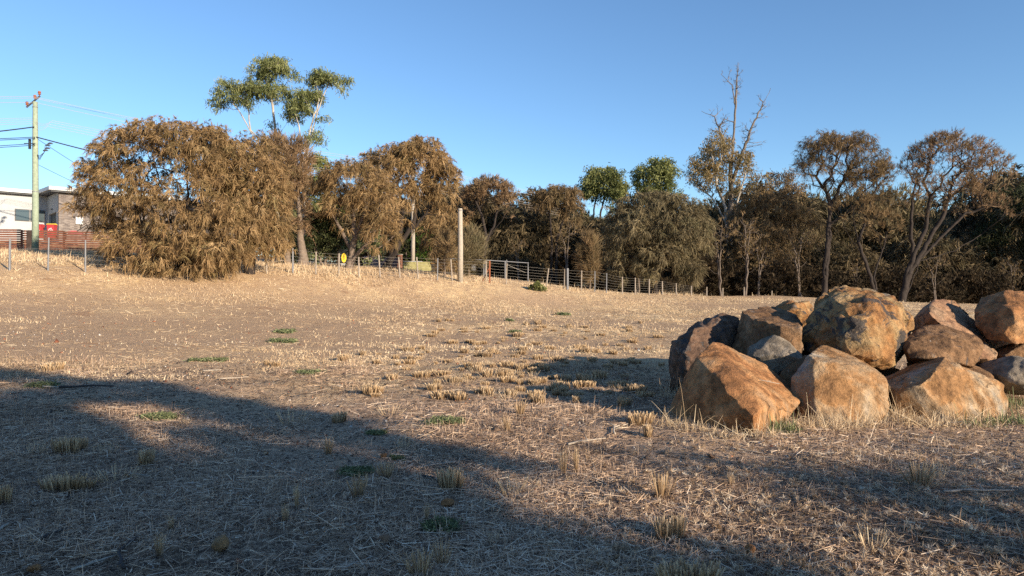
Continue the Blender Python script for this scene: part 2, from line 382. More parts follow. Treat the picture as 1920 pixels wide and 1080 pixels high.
boulder('flat topped brown boulder between the dark one and the craggy one', [H_((1393,585,9.85),(1425,582,10.1),(1455,573,10.4),(1485,583,10.2),(1504,610,9.6),(1410,598,9.45),(1460,610,8.95),(1500,618,8.85),(1373,655,9.8),(1405,672,9.3),(1470,672,8.8),(1500,684,8.9),(1390,710,9.8),(1490,710,9.8))], 'brown', seed=6, smooth=1, amp=.03, chip=.04)
boulder('smooth blue grey rock wedged behind the orange boulder', [blob(1453, 672, 8.9, 51, 40, .42, 30, 3)], 'grey', seed=7, smooth=5, amp=.025, chip=.02)
boulder('small brown rock squeezed between orange and tan front boulders', [H_((1462,694,8.5),(1490,669,8.6),(1522,665,8.6),(1512,690,8.35),(1495,725,8.3),(1470,720,8.4),(1500,740,8.7),(1465,740,8.8),(1525,720,8.8))], 'brown', seed=8, smooth=1, amp=.02)
boulder('jagged rock peeping up behind the flat topped brown boulder', [H_((1448,578,11.6),(1468,566,11.8),(1485,563,11.5),(1518,565,11.6),(1528,600,11.3),(1490,575,11.1),(1460,600,11.2),(1450,640,11.5),(1530,640,11.5),(1490,640,12.1))], 'craggy', seed=9, smooth=1, amp=.04, chip=.05, crag=.03)
boulder('long pinkish slab of rock sloping down to the right', [H_((1741,573,10.3),(1757,561,10.6),(1779,561,10.9),(1815,588,10.9),(1866,650,9.9),(1862,666,9.4),(1838,680,9.15),(1795,625,9.35),(1745,586,9.75),(1716,598,10.4),(1722,640,10.2),(1800,690,9.6),(1850,700,10.5),(1730,700,10.8))], 'pink', seed=10, smooth=1, amp=.025, chip=.04)
boulder('brown boulder with rounded grey end in the middle of the pile', [H_((1700,632,9.0),(1735,611,9.3),(1772,612,9.3),(1800,621,9.15),(1830,628,9.2),(1843,645,9.0),(1838,662,8.75),(1823,688,8.7),(1790,680,8.5),(1750,668,8.45),(1700,672,8.6),(1697,650,8.7),(1740,625,8.85),(1800,640,8.75),(1720,700,9.3),(1820,700,9.4))], 'brown', seed=11, smooth=5, amp=.03, chip=.03)
boulder('low brown rock tucked behind the golden boulder', [H_((1790,682,8.9),(1830,682,9.1),(1862,698,8.9),(1874,722,8.7),(1800,720,8.6),(1800,760,9.0),(1875,760,9.0),(1850,705,8.6))], 'brown', seed=12, smooth=5, amp=.02)
boulder('rounded grey rock at the right edge of the frame', [blob(1893, 708, 9.0, 64, 46, .55, 34, 5)], 'grey', seed=13, smooth=5, amp=.03, chip=.015)
boulder('big brown boulder with pale facet perched high at the right edge', [H_((1829,573,10.2),(1842,560,10.5),(1882,548,10.0),(1910,547,10.2),(1980,558,10.5),(1893,583,9.5),(1908,604,9.4),(1990,600,9.6),(1832,608,9.8),(1852,635,9.6),(1905,644,9.4),(1980,640,9.7),(1860,605,9.5),(1850,620,10.7),(1970,630,10.9),(1930,560,9.75))], 'orange', seed=14, smooth=1, amp=.02, chip=.04)
boulder('low brown rock under the perched boulder at the right', [H_((1868,655,9.9),(1905,641,10.0),(1960,634,10.0),(1975,670,9.7),(1880,672,9.5),(1870,690,10.0),(1970,700,10.1),(1920,650,9.5))], 'brown', seed=15, smooth=1)
boulder('shaded brown rock behind the pink slab under the perched boulder', [H_((1835,625,10.9),(1870,620,11.3),(1895,640,10.9),(1890,668,10.6),(1840,660,10.5),(1830,700,11.1),(1900,700,11.2))], 'brown', seed=16, smooth=1)
boulder('small dark rock just right of the craggy boulder', [H_((1712,600,10.7),(1722,588,10.8),(1745,592,10.8),(1755,612,10.3),(1715,618,10.2),(1712,650,10.6),(1760,650,10.8))], 'dark', seed=17, smooth=1)
boulder('small reddish rock in the gap between tan and golden boulders', [H_((1662,745,8.3),(1680,735,8.4),(1698,750,8.2),(1696,785,8.0),(1664,788,8.0),(1665,790,8.6),(1700,790,8.6))], 'orange', seed=18, smooth=1, amp=.015)
boulder('brown rock low in the middle of the pile supporting the craggy boulder', [H_((1530,700,9.0),(1600,690,9.0),(1680,690,9.1),(1700,700,9.5),(1690,760,9.0),(1520,770,9.2),(1540,760,10.2),(1700,760,10.2),(1560,690,9.8))], 'brown', seed=19, smooth=1)
boulder('hidden brown rock at the back of the pile under the slab', [H_((1700,680,9.8),(1800,690,9.6),(1860,690,9.9),(1720,740,9.8),(1860,740,9.8),(1720,700,10.8),(1850,700,10.8),(1720,730,10.8),(1850,730,10.8))], 'brown', seed=20, smooth=1, vox=.04)
boulder('small brown rock leaning in the gap behind the tan front boulder', [H_((1490,660,9.4),(1530,655,9.3),(1550,680,9.1),(1480,690,9.1),(1485,720,9.2),(1550,720,9.2),(1500,700,9.9),(1550,690,9.9))], 'brown', seed=21, smooth=2)
boulder('grey brown rock showing behind the craggy boulder at its upper right', [H_((1640,548,10.9),(1668,552,10.9),(1690,575,10.8),(1650,580,10.6),(1640,640,11.0),(1700,640,11.0),(1660,570,11.5),(1690,600,11.6))], 'grey', seed=22, smooth=2, amp=.02)
# loose stones on the grass
def stone(label, px, py, w, h, mat, seed):
    p = on_ground(px, py+h*.35); Y = p[1]; k = Y/FPX
    q = np.random.default_rng(seed); pts = []
    for i in range(16):
        v = q.normal(size=3); v /= np.linalg.norm(v)
        pts.append(p+np.array([v[0]*w*k*.5, v[1]*w*k*.45, v[2]*h*k*.5+h*k*.4]))
    boulder(label, [pts], mat, vox=max(.004, w*k*.05), smooth=2, amp=.006, chip=.01, seed=seed+40, name='stone', group='loose stones lying in the dry grass', cat='stone')
stone('fist sized tan stone lying in the blue shade', 413, 1022, 32, 36, 'tan', 1)
stone('red brown stone in the dry litter at the bottom right', 1408, 1036, 30, 28, 'orange', 2)
stone('flat red brown stone beside a stubble tuft', 838, 945, 32, 20, 'orange', 3)
stone('reddish brick fragment half in shade in the middle', 720, 1013, 32, 14, 'pink', 4)
stone('small round stone in front of the orange boulder', 1334, 854, 20, 16, 'pink', 5)
stone('small brick red stone in the bottom left corner', 64, 1072, 26, 18, 'orange', 6)
stone('small orange stone in the sunny strip', 502, 849, 18, 10, 'orange', 7)
stone('rust coloured pebble by the shaded middle', 720, 855, 16, 14, 'brown', 8)
stone('small red stone on the shaded ground at the left', 236, 893, 18, 10, 'orange', 9)
stone('tiny white stone among the straw', 890, 846, 10, 6, 'grey', 10)
# ---------------------------------------------------------------- strands, trees
def strips(O, D, L, w, droop, k=2, taper=.35, side=None):
    """curved ribbons; returns V,F,verts per strand"""
    n = len(O)
    if side is None: side = R.normal(size=(n, 3))
    S = np.cross(D, side); S /= (np.linalg.norm(S, axis=1, keepdims=True)+1e-9)
    V = np.empty((n, (k+1)*2, 3), np.float32); dn = np.array([0, 0, -1.])
    for j in range(k+1):
        t = j/k
        c = O+D*(L*t)[:, None]+dn*(L*droop*t*t)[:, None]
        ww = (w*(1-(1-taper)*t)*.5)[:, None]
        V[:, 2*j] = c-S*ww; V[:, 2*j+1] = c+S*ww
    base = (np.arange(n)*(k+1)*2)[:, None]
    q = np.concatenate([np.array([[2*j, 2*j+1, 2*j+3, 2*j+2]]) for j in range(k)])
    F = (base[:, None, :]+q[None]).reshape(-1, 4)
    return V.reshape(-1, 3), F, (k+1)*2
def unit(v): return v/(np.linalg.norm(v, axis=1, keepdims=True)+1e-9)

mBarkD = simple('dark_bark', (.032, .025, .022), .95, .35, 9, .02)
mBarkG = simple('pale_gum_bark', (.34, .31, .27), .8, .3, 4, .01)
mBarkM = simple('grey_brown_bark', (.16, .125, .10), .95, .35, 9, .02)
mBarkS = simple('silvery_dead_wood', (.15, .13, .115), .9, .3, 8, .01)
HB = [(.0, (1.0, .97, .93)), (.5, (.90, .90, .86)), (1., (.68, .74, .66))]
mOakB = leafmat('brown_sheoak_needles', [(0, (.10, .065, .033)), (.5, (.30, .202, .102)), (1, (.48, .345, .19))], HB, .25)
mOakM = leafmat('mixed_sheoak_needles', [(0, (.06, .045, .027)), (.5, (.20, .142, .078)), (1, (.35, .25, .145))], HB, .25)
mOakO = leafmat('olive_sheoak_needles', [(0, (.055, .046, .027)), (.5, (.18, .15, .09)), (1, (.34, .285, .175))], HB, .25)
mOakR = leafmat('reddish_sheoak_needles', [(0, (.08, .052, .03)), (.5, (.25, .168, .10)), (1, (.42, .29, .18))], HB, .25)
mGum = leafmat('gum_leaves', [(0, (.05, .065, .026)), (.5, (.185, .21, .085)), (1, (.38, .40, .19))], HB, .3, .5)
mGumY = leafmat('yellow_green_gum_leaves', [(0, (.05, .065, .022)), (.5, (.17, .19, .068)), (1, (.34, .35, .15))], HB, .3, .5)
mGumB = leafmat('browning_gum_leaves', [(0, (.09, .075, .03)), (.5, (.25, .19, .09)), (1, (.42, .31, .16))], HB, .3, .5)
mPit = leafmat('pale_variegated_leaves', [(0, (.08, .11, .04)), (.5, (.22, .26, .12)), (1, (.42, .44, .26))], HB, .3, .5)
mDkG = leafmat('dark_green_leaves', [(0, (.014, .02, .008)), (.5, (.035, .045, .018)), (1, (.085, .085, .035))], HB, .2, .6)
mWood = leafmat('grey_olive_wood_needles', [(0, (.035, .03, .019)), (.5, (.13, .102, .06)), (1, (.26, .205, .125))], HB, .2)  # needles of the background wood, darker grey olive than the front she-oaks
mUnd = leafmat('dark_undergrowth', [(0, (.025, .017, .011)), (.5, (.052, .04, .026)), (1, (.13, .095, .06))], HB, .2)  # undergrowth foliage is itself darker and greyer
mCon = leafmat('bright_green_conifer', [(0, (.02, .05, .008)), (.5, (.06, .13, .02)), (1, (.12, .21, .04))], HB, .25, .6)
mStr = leafmat('straw', [(0, (.16, .11, .07)), (.3, (.38, .27, .17)), (.65, (.58, .44, .28)), (1, (.76, .64, .46))], None, .2)
mStrN = leafmat('near_straw_shade_toned', [(0, (.10, .068, .052)), (.3, (.36, .25, .175)), (.65, (.64, .465, .325)), (1, (.84, .70, .54))], None, .2)  # copy of straw for the near shade, shade tone and lift in its colour
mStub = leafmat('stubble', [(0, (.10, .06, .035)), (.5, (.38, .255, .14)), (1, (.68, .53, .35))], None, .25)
mWeed = leafmat('weed_leaves', [(0, (.06, .075, .035)), (.5, (.15, .175, .085)), (1, (.27, .29, .15))], None, .25)
mFluff = leafmat('thistle_down', [(0, (.30, .20, .12)), (.5, (.55, .42, .29)), (1, (.80, .71, .58))], None, .35)

def sample_lobes(lobes, n, rng, shell=.5, up=.25):
    """lobes: list of (centre, radii, weight); points biased to the upper outer shell"""
    w = np.array([l[1][0]*l[1][2]*(l[2] if len(l) > 2 else 1) for l in lobes]); w = w/w.sum(); out = []; li = []
    for k, l in enumerate(lobes):
        m = max(1, int(round(n*w[k])))
        v = unit(rng.normal(size=(m*2, 3)))
        keep = rng.random(m*2) < np.clip(.55+v[:, 2]*up*1.8, .12, 1); v = v[keep][:m]
        r = shell+(1-shell)*rng.random(len(v))**.7
        out.append(np.array(l[0])+v*r[:, None]*np.array(l[1])); li.append(np.full(len(v), k))
    return np.concatenate(out), np.concatenate(li)
def skeleton(stems, C, rng, wig=.12, inter=3, arch=.12, pb=.25):
    """stems: polylines; every crown point is joined to the cheapest node. returns nodes, parent"""
    nodes = []; par = []; plen = []
    for s in stems:
        s = [np.array(q, float) for q in s]; last = -1
        for i in range(len(s)-1):
            m = max(2, int(np.linalg.norm(s[i+1]-s[i])/.35))
            for j in range(m+(1 if i == len(s)-2 else 0)):
                p = s[i]+(s[i+1]-s[i])*j/m+(rng.normal(size=3)*.03 if (i+j) > 0 else 0)
                nodes.append(p); par.append(last); plen.append(0 if last < 0 else plen[last]+np.linalg.norm(p-nodes[last])); last = len(nodes)-1
    base = nodes[0]; order = np.argsort(np.linalg.norm(C-np.mean([s[-1] for s in stems], 0), axis=1))
    A = np.zeros((len(nodes)+len(C)*inter+5, 3)); A[:len(nodes)] = nodes; PL = np.zeros(len(A)); PL[:len(nodes)] = plen; n = len(nodes)
    parent = list(par); zmin = base[2]+.18*(C[:, 2].max()-base[2]); tips = []
    ok = np.zeros(len(A), bool); ok[:n] = A[:n, 2] > zmin
    if not ok.any(): ok[:n] = True
    for ci in order:
        p = C[ci]; d = A[:n]-p; dist = np.linalg.norm(d, axis=1)
        cost = dist+pb*PL[:n]+np.where(A[:n, 2] > p[2]+.15, (A[:n, 2]-p[2])*1.2, 0)
        cost[~ok[:n]] = 1e9; k = int(np.argmin(cost)); q = A[k].copy(); L = dist[k]
        last = k
        for j in range(1, inter+1):
            t = j/inter; x = q+(p-q)*t; x[2] -= arch*L*math.sin(math.pi*t)
            if j < inter: x = x+rng.normal(size=3)*wig*L*.3*math.sin(math.pi*t)
            A[n] = x; PL[n] = PL[last]+L/inter; ok[n] = True; parent.append(last); last = n; n += 1
        tips.append(last)
    return A[:n], parent, tips
def branch_mesh(A, parent, rtip, rbase, expo=2.2, nside=5, only=None):
    n = len(A); w = np.zeros(n); haschild = np.zeros(n, bool)
    for i in range(n):
        if parent[i] >= 0: haschild[parent[i]] = True
    w[~haschild] = 1
    for i in range(n-1, -1, -1):
        if parent[i] >= 0: w[parent[i]] += w[i]
    wm = max(1.001, max(w[i] for i in range(n) if parent[i] < 0)); r = rtip*w**.5
    F0 = float(np.clip(rbase/(rtip*wm**.5), .6, 3.5)); hh = (A[:, 2]-A[0, 2])/(A[:, 2].max()-A[0, 2]+1e-6)
    r = r*(F0+(min(F0, 1)*.8-F0)*np.clip(hh*1.7, 0, 1)**.8)*np.where(w > 1, 1, 1)
    r = np.minimum(r, rbase*1.15)*(1+.35*np.exp(-np.clip(hh, 0, 1)*28))
    roots = [i for i in range(n) if parent[i] < 0]
    ii = np.array([i for i in range(n) if parent[i] >= 0]); pp = np.array([parent[i] for i in ii])
    a = A[pp]; b_ = A[ii]; t = unit(b_-a); h = np.where(np.abs(t[:, 2:3]) < .9, np.array([[0, 0, 1.]]), np.array([[1., 0, 0]]))
    x = unit(np.cross(h, t)); y = np.cross(t, x)
    ra = np.minimum(r[pp], r[ii]*1.5); rb = r[ii]; ov = (ra*.3)[:, None]
    VV = []; FF = []; n0 = 0
    for ns, sel in ((3, ra < .035), (8, ra >= .035)):
        m = int(sel.sum())
        if not m: continue
        ang = 2*math.pi*np.arange(ns)/ns
        ring = np.cos(ang)[None, :, None]*x[sel][:, None, :]+np.sin(ang)[None, :, None]*y[sel][:, None, :]
        V = np.concatenate([(a-t*ov)[sel][:, None, :]+ring*ra[sel][:, None, None], (b_+t*ov)[sel][:, None, :]+ring*rb[sel][:, None, None]], 1)
        base = (np.arange(m)*2*ns)[:, None, None]+n0
        q = np.array([[k, (k+1) % ns, ns+(k+1) % ns, ns+k] for k in range(ns)])[None]
        VV.append(V.reshape(-1, 3)); FF.append((base+q).reshape(-1, 4)); n0 += m*2*ns
    return np.concatenate(VV), np.concatenate(FF)
def foliage(C, cen, rng, n_tuft, n_str, rc, L, w, style, huevar=.5, flat=.7):
    """tufts round every crown point. style: droop | up | leaf"""
    m = len(C); out = unit(C-cen+np.array([0, 0, .3]))
    ti = np.repeat(np.arange(m), n_tuft); off = rng.normal(size=(len(ti), 3)); off *= (rc*rng.random(len(ti))**.4/(np.linalg.norm(off, axis=1)+1e-9))[:, None]; off[:, 2] *= flat
    T = C[ti]+off; td = unit(out[ti]*(.45 if style == 'droop' else .8)+rng.normal(size=(len(ti), 3))*.45+off/rc*.5)
    si = np.repeat(np.arange(len(T)), n_str); n = len(si)
    hue_c = np.clip(rng.normal(.25, huevar, m), 0, 1); tb = rng.normal(0, .09, len(T)) + np.repeat(rng.normal(0, .15, m), n_tuft)
    if style == 'leaf':
        O = T[si]+rng.normal(size=(n, 3))*rc*.28; D = unit(rng.normal(size=(n, 3))*.55+np.array([0, 0, -.75]))
        LL = L*rng.uniform(.6, 1.25, n); k = 1; dr = np.zeros(n); tp = .35
    elif style == 'broad':
        O = T[si]+rng.normal(size=(n, 3))*rc*.25; D = unit(rng.normal(size=(n, 3))+out[ti][si]*.4)
        LL = L*rng.uniform(.6, 1.25, n); k = 1; dr = np.zeros(n); tp = .5
    elif style == 'droop':
        O = T[si]+rng.normal(size=(n, 3))*L*.09; D = unit(td[si]+rng.normal(size=(n, 3))*.5+np.array([0, 0, .0]))
        LL = L*rng.uniform(.6, 1.3, n); k = 2; dr = rng.uniform(.25, 1.05, n); tp = .3
    else:
        O = T[si]+rng.normal(size=(n, 3))*L*.1; D = unit(td[si]*.8+rng.normal(size=(n, 3))*.35+np.array([0, 0, .8]))
        LL = L*rng.uniform(.6, 1.3, n); k = 2; dr = rng.uniform(.1, .35, n); tp = .3
    V, F, vp = strips(O, D, LL, w*rng.uniform(.7, 1.3, n), dr, k, tp, rng.normal(size=(n, 3)))
    tint = np.clip(.5+tb[si]+rng.normal(0, .14, n), 0, 1); hue = hue_c[ti][si]
    return V, F, np.repeat(tint, vp), np.repeat(hue, vp)
def tree(name, label, cat, stems, lobes, mat, bark=mBarkD, clumps=160, n_tuft=9, n_str=7, rc=.35, L=.35, w=.035, style='droop',
         rtip=.012, rbase=.14, seed=1, holes=.0, hole_sc=1.2, shell=.5, up=.25, arch=.12, group=None, gaps=(), extra=None, cmul=1.0, trunk_only=False, huevar=.4, pb=.25, mask=None):
    rng = np.random.default_rng(seed)
    C, li = sample_lobes(lobes, clumps, rng, shell, up)
    cen_all = np.array([l[0] for l in lobes])[li]
    keep = np.ones(len(C), bool)
    if holes > 0:
        h = np.array([mnoise.noise(Vector(c/hole_sc)+Vector((seed, 0, 0))) for c in C]); keep &= h > np.quantile(h, holes)
    for (gc, gr) in gaps:
        keep &= np.linalg.norm((C-np.array(gc))/np.array(gr), axis=1) > 1
    if mask is not None: keep &= mask(C)
    C = C[keep]; cen_all = cen_all[keep]
    base = np.array(stems[0][0], float)
    A, par, tips = skeleton(stems, C, rng, arch=arch, pb=pb)
    root = empty(name, base, label=label, cat=cat, group=group)
    V, F = branch_mesh(A, par, rtip, rbase)
    link('trunk', mesh_np('trunk', V-base, F, smooth=True), bark, root)
    V, F, t, h = foliage(C, cen_all, rng, n_tuft, n_str, rc, L, w, style, huevar)
    link('crown', mesh_np('crown', V-base, F, t, hue=h), mat, root)
    return root
def LB(px, py, Y, rx, ry, rd=None, wt=1):
    k = Y/FPX; return (P(px, py, Y), np.array([rx*k, (rd if rd else rx*k*.9), ry*k]), wt)
def ST(*pts): return [P(*q) for q in pts]
def base_at(px, Y): return np.array([PX(px, Y), Y, gz1(PX(px, Y), Y)-.05])

# --- big brown drooping she-oaks, left
Y = 31.
def b2(px, Y, *rest): return [base_at(px, Y)]+[P(*q) for q in rest]
tree('sheoak_tree', 'huge domed brown she-oak drooping to the ground beside the power pole', 'tree',
     [b2(365, 31.3, (360,450,31.3), (352,400,31.3)), b2(360, 31.4, (335,440,31.5), (300,385,31.6)), b2(350, 31.5, (320,470,31.5), (270,430,31.6))],
     [LB(314,332,31.6,144,102,3.2,1.1), LB(216,357,31.6,60,62,2.1,1.2), LB(262,276,31.4,56,30,1.9,1.2), LB(340,254,31.2,78,27,2.2,1.5), LB(410,290,31.2,58,50,2.2,1.2), LB(380,400,30.6,95,92,2.4,1.2), LB(262,468,30.8,58,46,1.8,1.4), LB(350,480,30.2,86,42,1.6,1.4), LB(425,440,30.4,55,70,2.0,1.2), LB(180,400,31.8,36,34,1.4), LB(215,450,31.2,26,36,1.1)],
     mOakB, clumps=1500, n_tuft=6, n_str=10, rc=.33, L=.25, w=.027, rbase=.2, seed=3, shell=.72, up=.1, huevar=.45,
     gaps=[(P(400,318,29.5), (.30,2.2,.35)), (P(322,332,30), (.55,2.6,.38)), (P(265,335,31), (.34,2.6,.25)), (P(295,395,30), (1.0,1.9,.40)), (P(250,405,31), (.7,2.2,.28)), (P(300,436,29.8), (.6,2.0,.2))])
tree('sheoak_tree', 'golden brown rounded she-oak merging with the right side of the huge dome', 'tree',
     [b2(470, 32.5, (470,440,32.5), (475,380,32.5)), b2(465, 32.5, (440,420,32.5), (430,350,32.5))],
     [LB(470,330,32.3,75,82,2.2), LB(430,330,32,50,70,2.0), LB(500,390,32,46,80,1.8), LB(455,430,31.5,68,55,1.7,1.2), LB(520,430,32.3,26,60,1.2)],
     mOakB, clumps=640, n_tuft=6, n_str=10, rc=.34, L=.26, w=.031, rbase=.18, seed=4, shell=.5, up=.1, huevar=.45)
tree('sheoak_tree', 'upright reddish she-oak with stout dark trunk behind the brown dome', 'tree',
     [b2(567, 38, (563,430,38), (560,360,38), (550,310,38)), b2(540, 38.5, (535,440,38.5), (530,350,38.5))],
     [LB(535,320,38.3,48,66,1.8), LB(560,380,38,25,70,1.2), LB(515,300,38.5,40,45,1.5), LB(555,300,38.2,30,42,1.2)],
     mOakR, mBarkM, clumps=230, n_tuft=8, n_str=7, rc=.38, L=.42, w=.032, style='up', rbase=.28, seed=5, shell=.4, up=.1)
# --- tall gums, left
GY_ = 46.
tree('gum_tree', 'tall gum with two leafy heads and white forked limbs behind the she-oaks', 'tree',
     [b2(520, GY_, (519,330,GY_), (517,250,GY_), (512,215,GY_), (508,180,GY_)), b2(520, GY_, (519,330,GY_), (470,244,GY_), (452,215,GY_), (430,185,GY_)), b2(520,GY_,(519,300,GY_),(470,244,GY_),(465,200,GY_),(462,175,GY_)), b2(520,GY_,(519,260,GY_),(535,235,GY_),(550,210,GY_))],
     [LB(505,132,GY_,36,20,1.4,1.2), LB(525,122,GY_,20,12,1), LB(488,142,GY_,22,16,1), LB(520,172,GY_,22,14,1.1), LB(492,176,GY_,22,18,1.1), LB(428,166,GY_,26,14,1.1), LB(412,190,GY_,14,18,.8), LB(465,166,GY_,20,18,1.1), LB(448,186,GY_,24,10,1), LB(540,188,GY_+.5,14,16,.8,.5), LB(512,236,GY_,10,14,.5,.3), LB(550,146,GY_,14,14,.8,.5), LB(470,196,GY_,12,14,.7,.6)],
     mGum, mBarkG, clumps=260, n_tuft=6, n_str=9, rc=.40, L=.22, w=.048, style='leaf', rbase=.15, rtip=.012, seed=6, shell=.3, up=.3, arch=.05, holes=.05)
tree('gum_tree', 'slender white limbed gum with small flat leafy crown, right of the tall pair', 'tree',
     [b2(566, 44, (574,310,44), (580,260,44), (600,200,44), (615,160,44)), b2(566,44,(574,310,44),(576,270,44),(590,215,44),(604,175,44)), b2(566,44,(574,300,44),(562,250,44),(556,215,44),(552,190,44)), b2(566,44,(578,290,44),(595,262,44))],
     [LB(606,146,44,28,10,1.0,1.2), LB(636,150,44,20,9,.8), LB(592,154,44,12,10,.7), LB(574,182,44,22,14,1.0), LB(562,205,44,24,18,1.0), LB(548,218,44.4,12,16,.7), LB(590,258,44,20,12,.7,.6), LB(595,180,44,12,12,.6), LB(605,226,44,12,7,.5,.4), LB(640,170,44,8,10,.5,.4)],
     mGum, mBarkG, clumps=170, n_tuft=6, n_str=9, rc=.38, L=.2, w=.048, style='leaf', rbase=.14, rtip=.012, seed=7, shell=.3, up=.3, arch=.05)
tree('gum_tree', 'round green gum crown showing behind the slender gum', 'tree', [b2(600, 62, (600,420,62), (600,350,62))],
     [LB(600,312,62,20,22,1.2), LB(592,352,62,26,24,1.4), LB(610,400,62,30,40,1.6)], mGumY, mBarkM, clumps=90, n_tuft=9, n_str=9, rc=.5, L=.22, w=.09, style='leaf', rbase=.2, seed=8, shell=.3)
# --- centre-left she-oaks
tree('sheoak_tree', 'open brown she-oak with fanned branches and forked trunk behind the wire fence', 'tree',
     [b2(654, 38.5, (658,480,38.4), (664,445,38.3), (662,410,38.2), (655,370,38.2)), b2(656, 38.5, (662,485,38.4), (690,455,38.0), (705,430,37.8)), b2(654,38.5,(659,470,38.4),(640,430,38.6),(622,400,38.6)), b2(656,38.5,(664,450,38.4),(685,400,38),(695,360,38))],
     [LB(665,350,38.3,66,50,2.0,1.3), LB(700,375,37.8,48,45,1.5), LB(715,430,37.6,34,42,1.2), LB(625,360,38.6,34,40,1.3), LB(655,400,38.2,60,40,1.6,.5)],
     mOakB, mBarkM, clumps=620, n_tuft=6, n_str=9, rc=.32, L=.28, w=.026, style='droop', rbase=.2, seed=9, shell=.55, up=.35, holes=.1, arch=.02, pb=.45)
tree('sheoak_tree', 'large brown she-oak with leaning trunk and bumpy dome, centre left', 'tree',
     [b2(722, 44.5, (745,465,44), (775,420,44), (785,370,44)), b2(724,44.5,(750,455,44),(800,400,44),(815,360,44)), b2(722,44.5,(748,450,44),(755,390,44),(745,340,44))],
     [LB(770,320,44,84,50,2.6,1.3), LB(790,300,44,50,44,2.0), LB(790,272,44,18,16,.8), LB(725,312,44.5,52,34,1.8), LB(825,350,44,36,60,1.6), LB(780,380,44,60,45,2.0,.7)],
     mOakB, mBarkD, clumps=560, n_tuft=6, n_str=9, rc=.38, L=.33, w=.039, rbase=.25, seed=10, shell=.55, up=.3, holes=.08, pb=.12)
tree('sheoak_tree', 'small brown she-oak behind the tall timber stump pole', 'tree', [b2(850, 48, (850,470,48), (852,430,48))],
     [LB(850,435,48,36,32,1.4), LB(835,470,47,30,40,1.2), LB(815,440,50,34,44,1.5)], mOakB, mBarkD, clumps=170, n_tuft=8, n_str=7, rc=.4, L=.38, w=.036, rbase=.12, seed=12, shell=.45)
# pale shrubs and small trees under them
def shrub(label, px, Y, lobes, mat, clumps=90, style='broad', L=.12, w=.075, cat='shrub', name='shrub', **k):
    kk = dict(n_tuft=8, n_str=9, rc=.32, rbase=.06, shell=.35, up=.15, seed=int(px)); kk.update(k)
    return tree(name, label, cat, [b2(px, Y, (px, lobes[0][1]+lobes[0][3]*.5, Y), (px, lobes[0][1], Y))], [LB(*q) for q in lobes], mat, mBarkM, clumps=clumps, style=style, L=L, w=w, **kk)
shrub('pale variegated shrub filling the gap beside the stout dark trunk', 555, 46, [(555,430,46,34,38,1.3),(575,465,46,44,34,1.4),(545,475,46,26,26,1.1)], mPit, 150)
shrub('pale green bushy shrub behind the yellow oval sign', 690, 52, [(690,462,52,44,32,1.6),(650,470,52,30,26,1.2)], mPit, 110)
tree('small_tree', 'small dark green tree with twin thin trunks left of the oval sign', 'tree', [b2(606, 39.5, (602,490,39.5), (592,465,39.5), (590,440,39.5)), b2(607,39.5,(612,485,39.5),(618,460,39.5),(612,430,39.5))],
     [LB(605,430,39.5,36,34,1.3), LB(590,460,39.3,22,22,1), LB(625,455,39.5,24,26,1)], mDkG, mBarkM, clumps=100, n_tuft=8, n_str=8, rc=.34, L=.13, w=.07, style='broad', rbase=.09, seed=14, shell=.3)
shrub('bright green conifer hedge behind the pale pole', 800, 60, [(792,465,60,26,44,1.3),(812,470,60,16,36,1.0)], mCon, 150, 'up', .22, .06, rc=.28)
shrub('dark green conifer shrub next to the pale pole', 762, 60, [(762,470,60,14,36,1.0),(752,480,61,12,26,1.0)], mDkG, 70, 'up', .22, .06, rc=.28)
shrub('tall wispy broom bush just right of the timber stump pole', 880, 41.5, [(884,470,41.5,24,50,.9),(872,480,41.3,16,42,.8)], mOakO, 110, 'up', .5, .022, rc=.3, n_tuft=7, n_str=6)
shrub('feathery young she-oak left of the timber stump pole', 834, 39.5, [(836,470,39.5,16,40,.8),(824,495,39.5,18,24,.7)], mOakM, 70, 'up', .45, .022, rc=.28, n_tuft=6, n_str=6)
shrub('tall wispy brown broom bush between fence posts in the centre', 1106, 44.5, [(1103,480,44.5,18,44,.8),(1110,500,44.5,12,44,.7)], mOakM, 110, 'up', .55, .02, rc=.26, n_tuft=7, n_str=7)
shrub('small green bush alone on the sunny slope', 1007, 39.0, [(1006,536,39.0,12,8,.4),(1013,541,39,9,6,.3),(1000,540,39,9,5,.3)], mGumY, 26, 'broad', .10, .05, rc=.14, n_tuft=7, n_str=7)
# --- centre
tree('sheoak_tree', 'open vase shaped she-oak with reddish crown, right of the timber stump pole', 'tree',
     [b2(905, 60, (908,470,60), (912,445,60), (905,410,60), (892,375,60)), b2(906,60,(910,460,60),(925,425,60),(935,385,60)), b2(906,60,(912,450,60),(940,415,60),(960,385,60))],
     [LB(918,362,60,48,24,2.4,1.3), LB(950,385,60,28,26,1.8), LB(885,380,60,24,28,1.8), LB(920,345,60,20,14,1.2)],
     mOakR, mBarkD, clumps=300, n_tuft=6, n_str=7, rc=.42, L=.35, w=.042, style='up', rbase=.18, rtip=.016, seed=21, shell=.5, up=.4, arch=.04, holes=.12, pb=.45)
tree('sheoak_tree', 'narrow brown topped she-oak with twin dark stems, left of the yellow green gum', 'tree',
     [b2(1034, 60, (1034,450,60), (1032,410,60), (1028,380,60)), b2(1042,60,(1044,450,60),(1055,415,60),(1062,385,60))],
     [LB(1046,370,60,44,22,2.2,1.3), LB(1070,395,60,22,24,1.4), LB(1018,385,60,20,20,1.4)],
     mOakM, mBarkD, clumps=240, n_tuft=6, n_str=8, rc=.42, L=.38, w=.042, rbase=.15, rtip=.014, seed=22, shell=.45, up=.4, arch=.03, holes=.08, pb=.45)
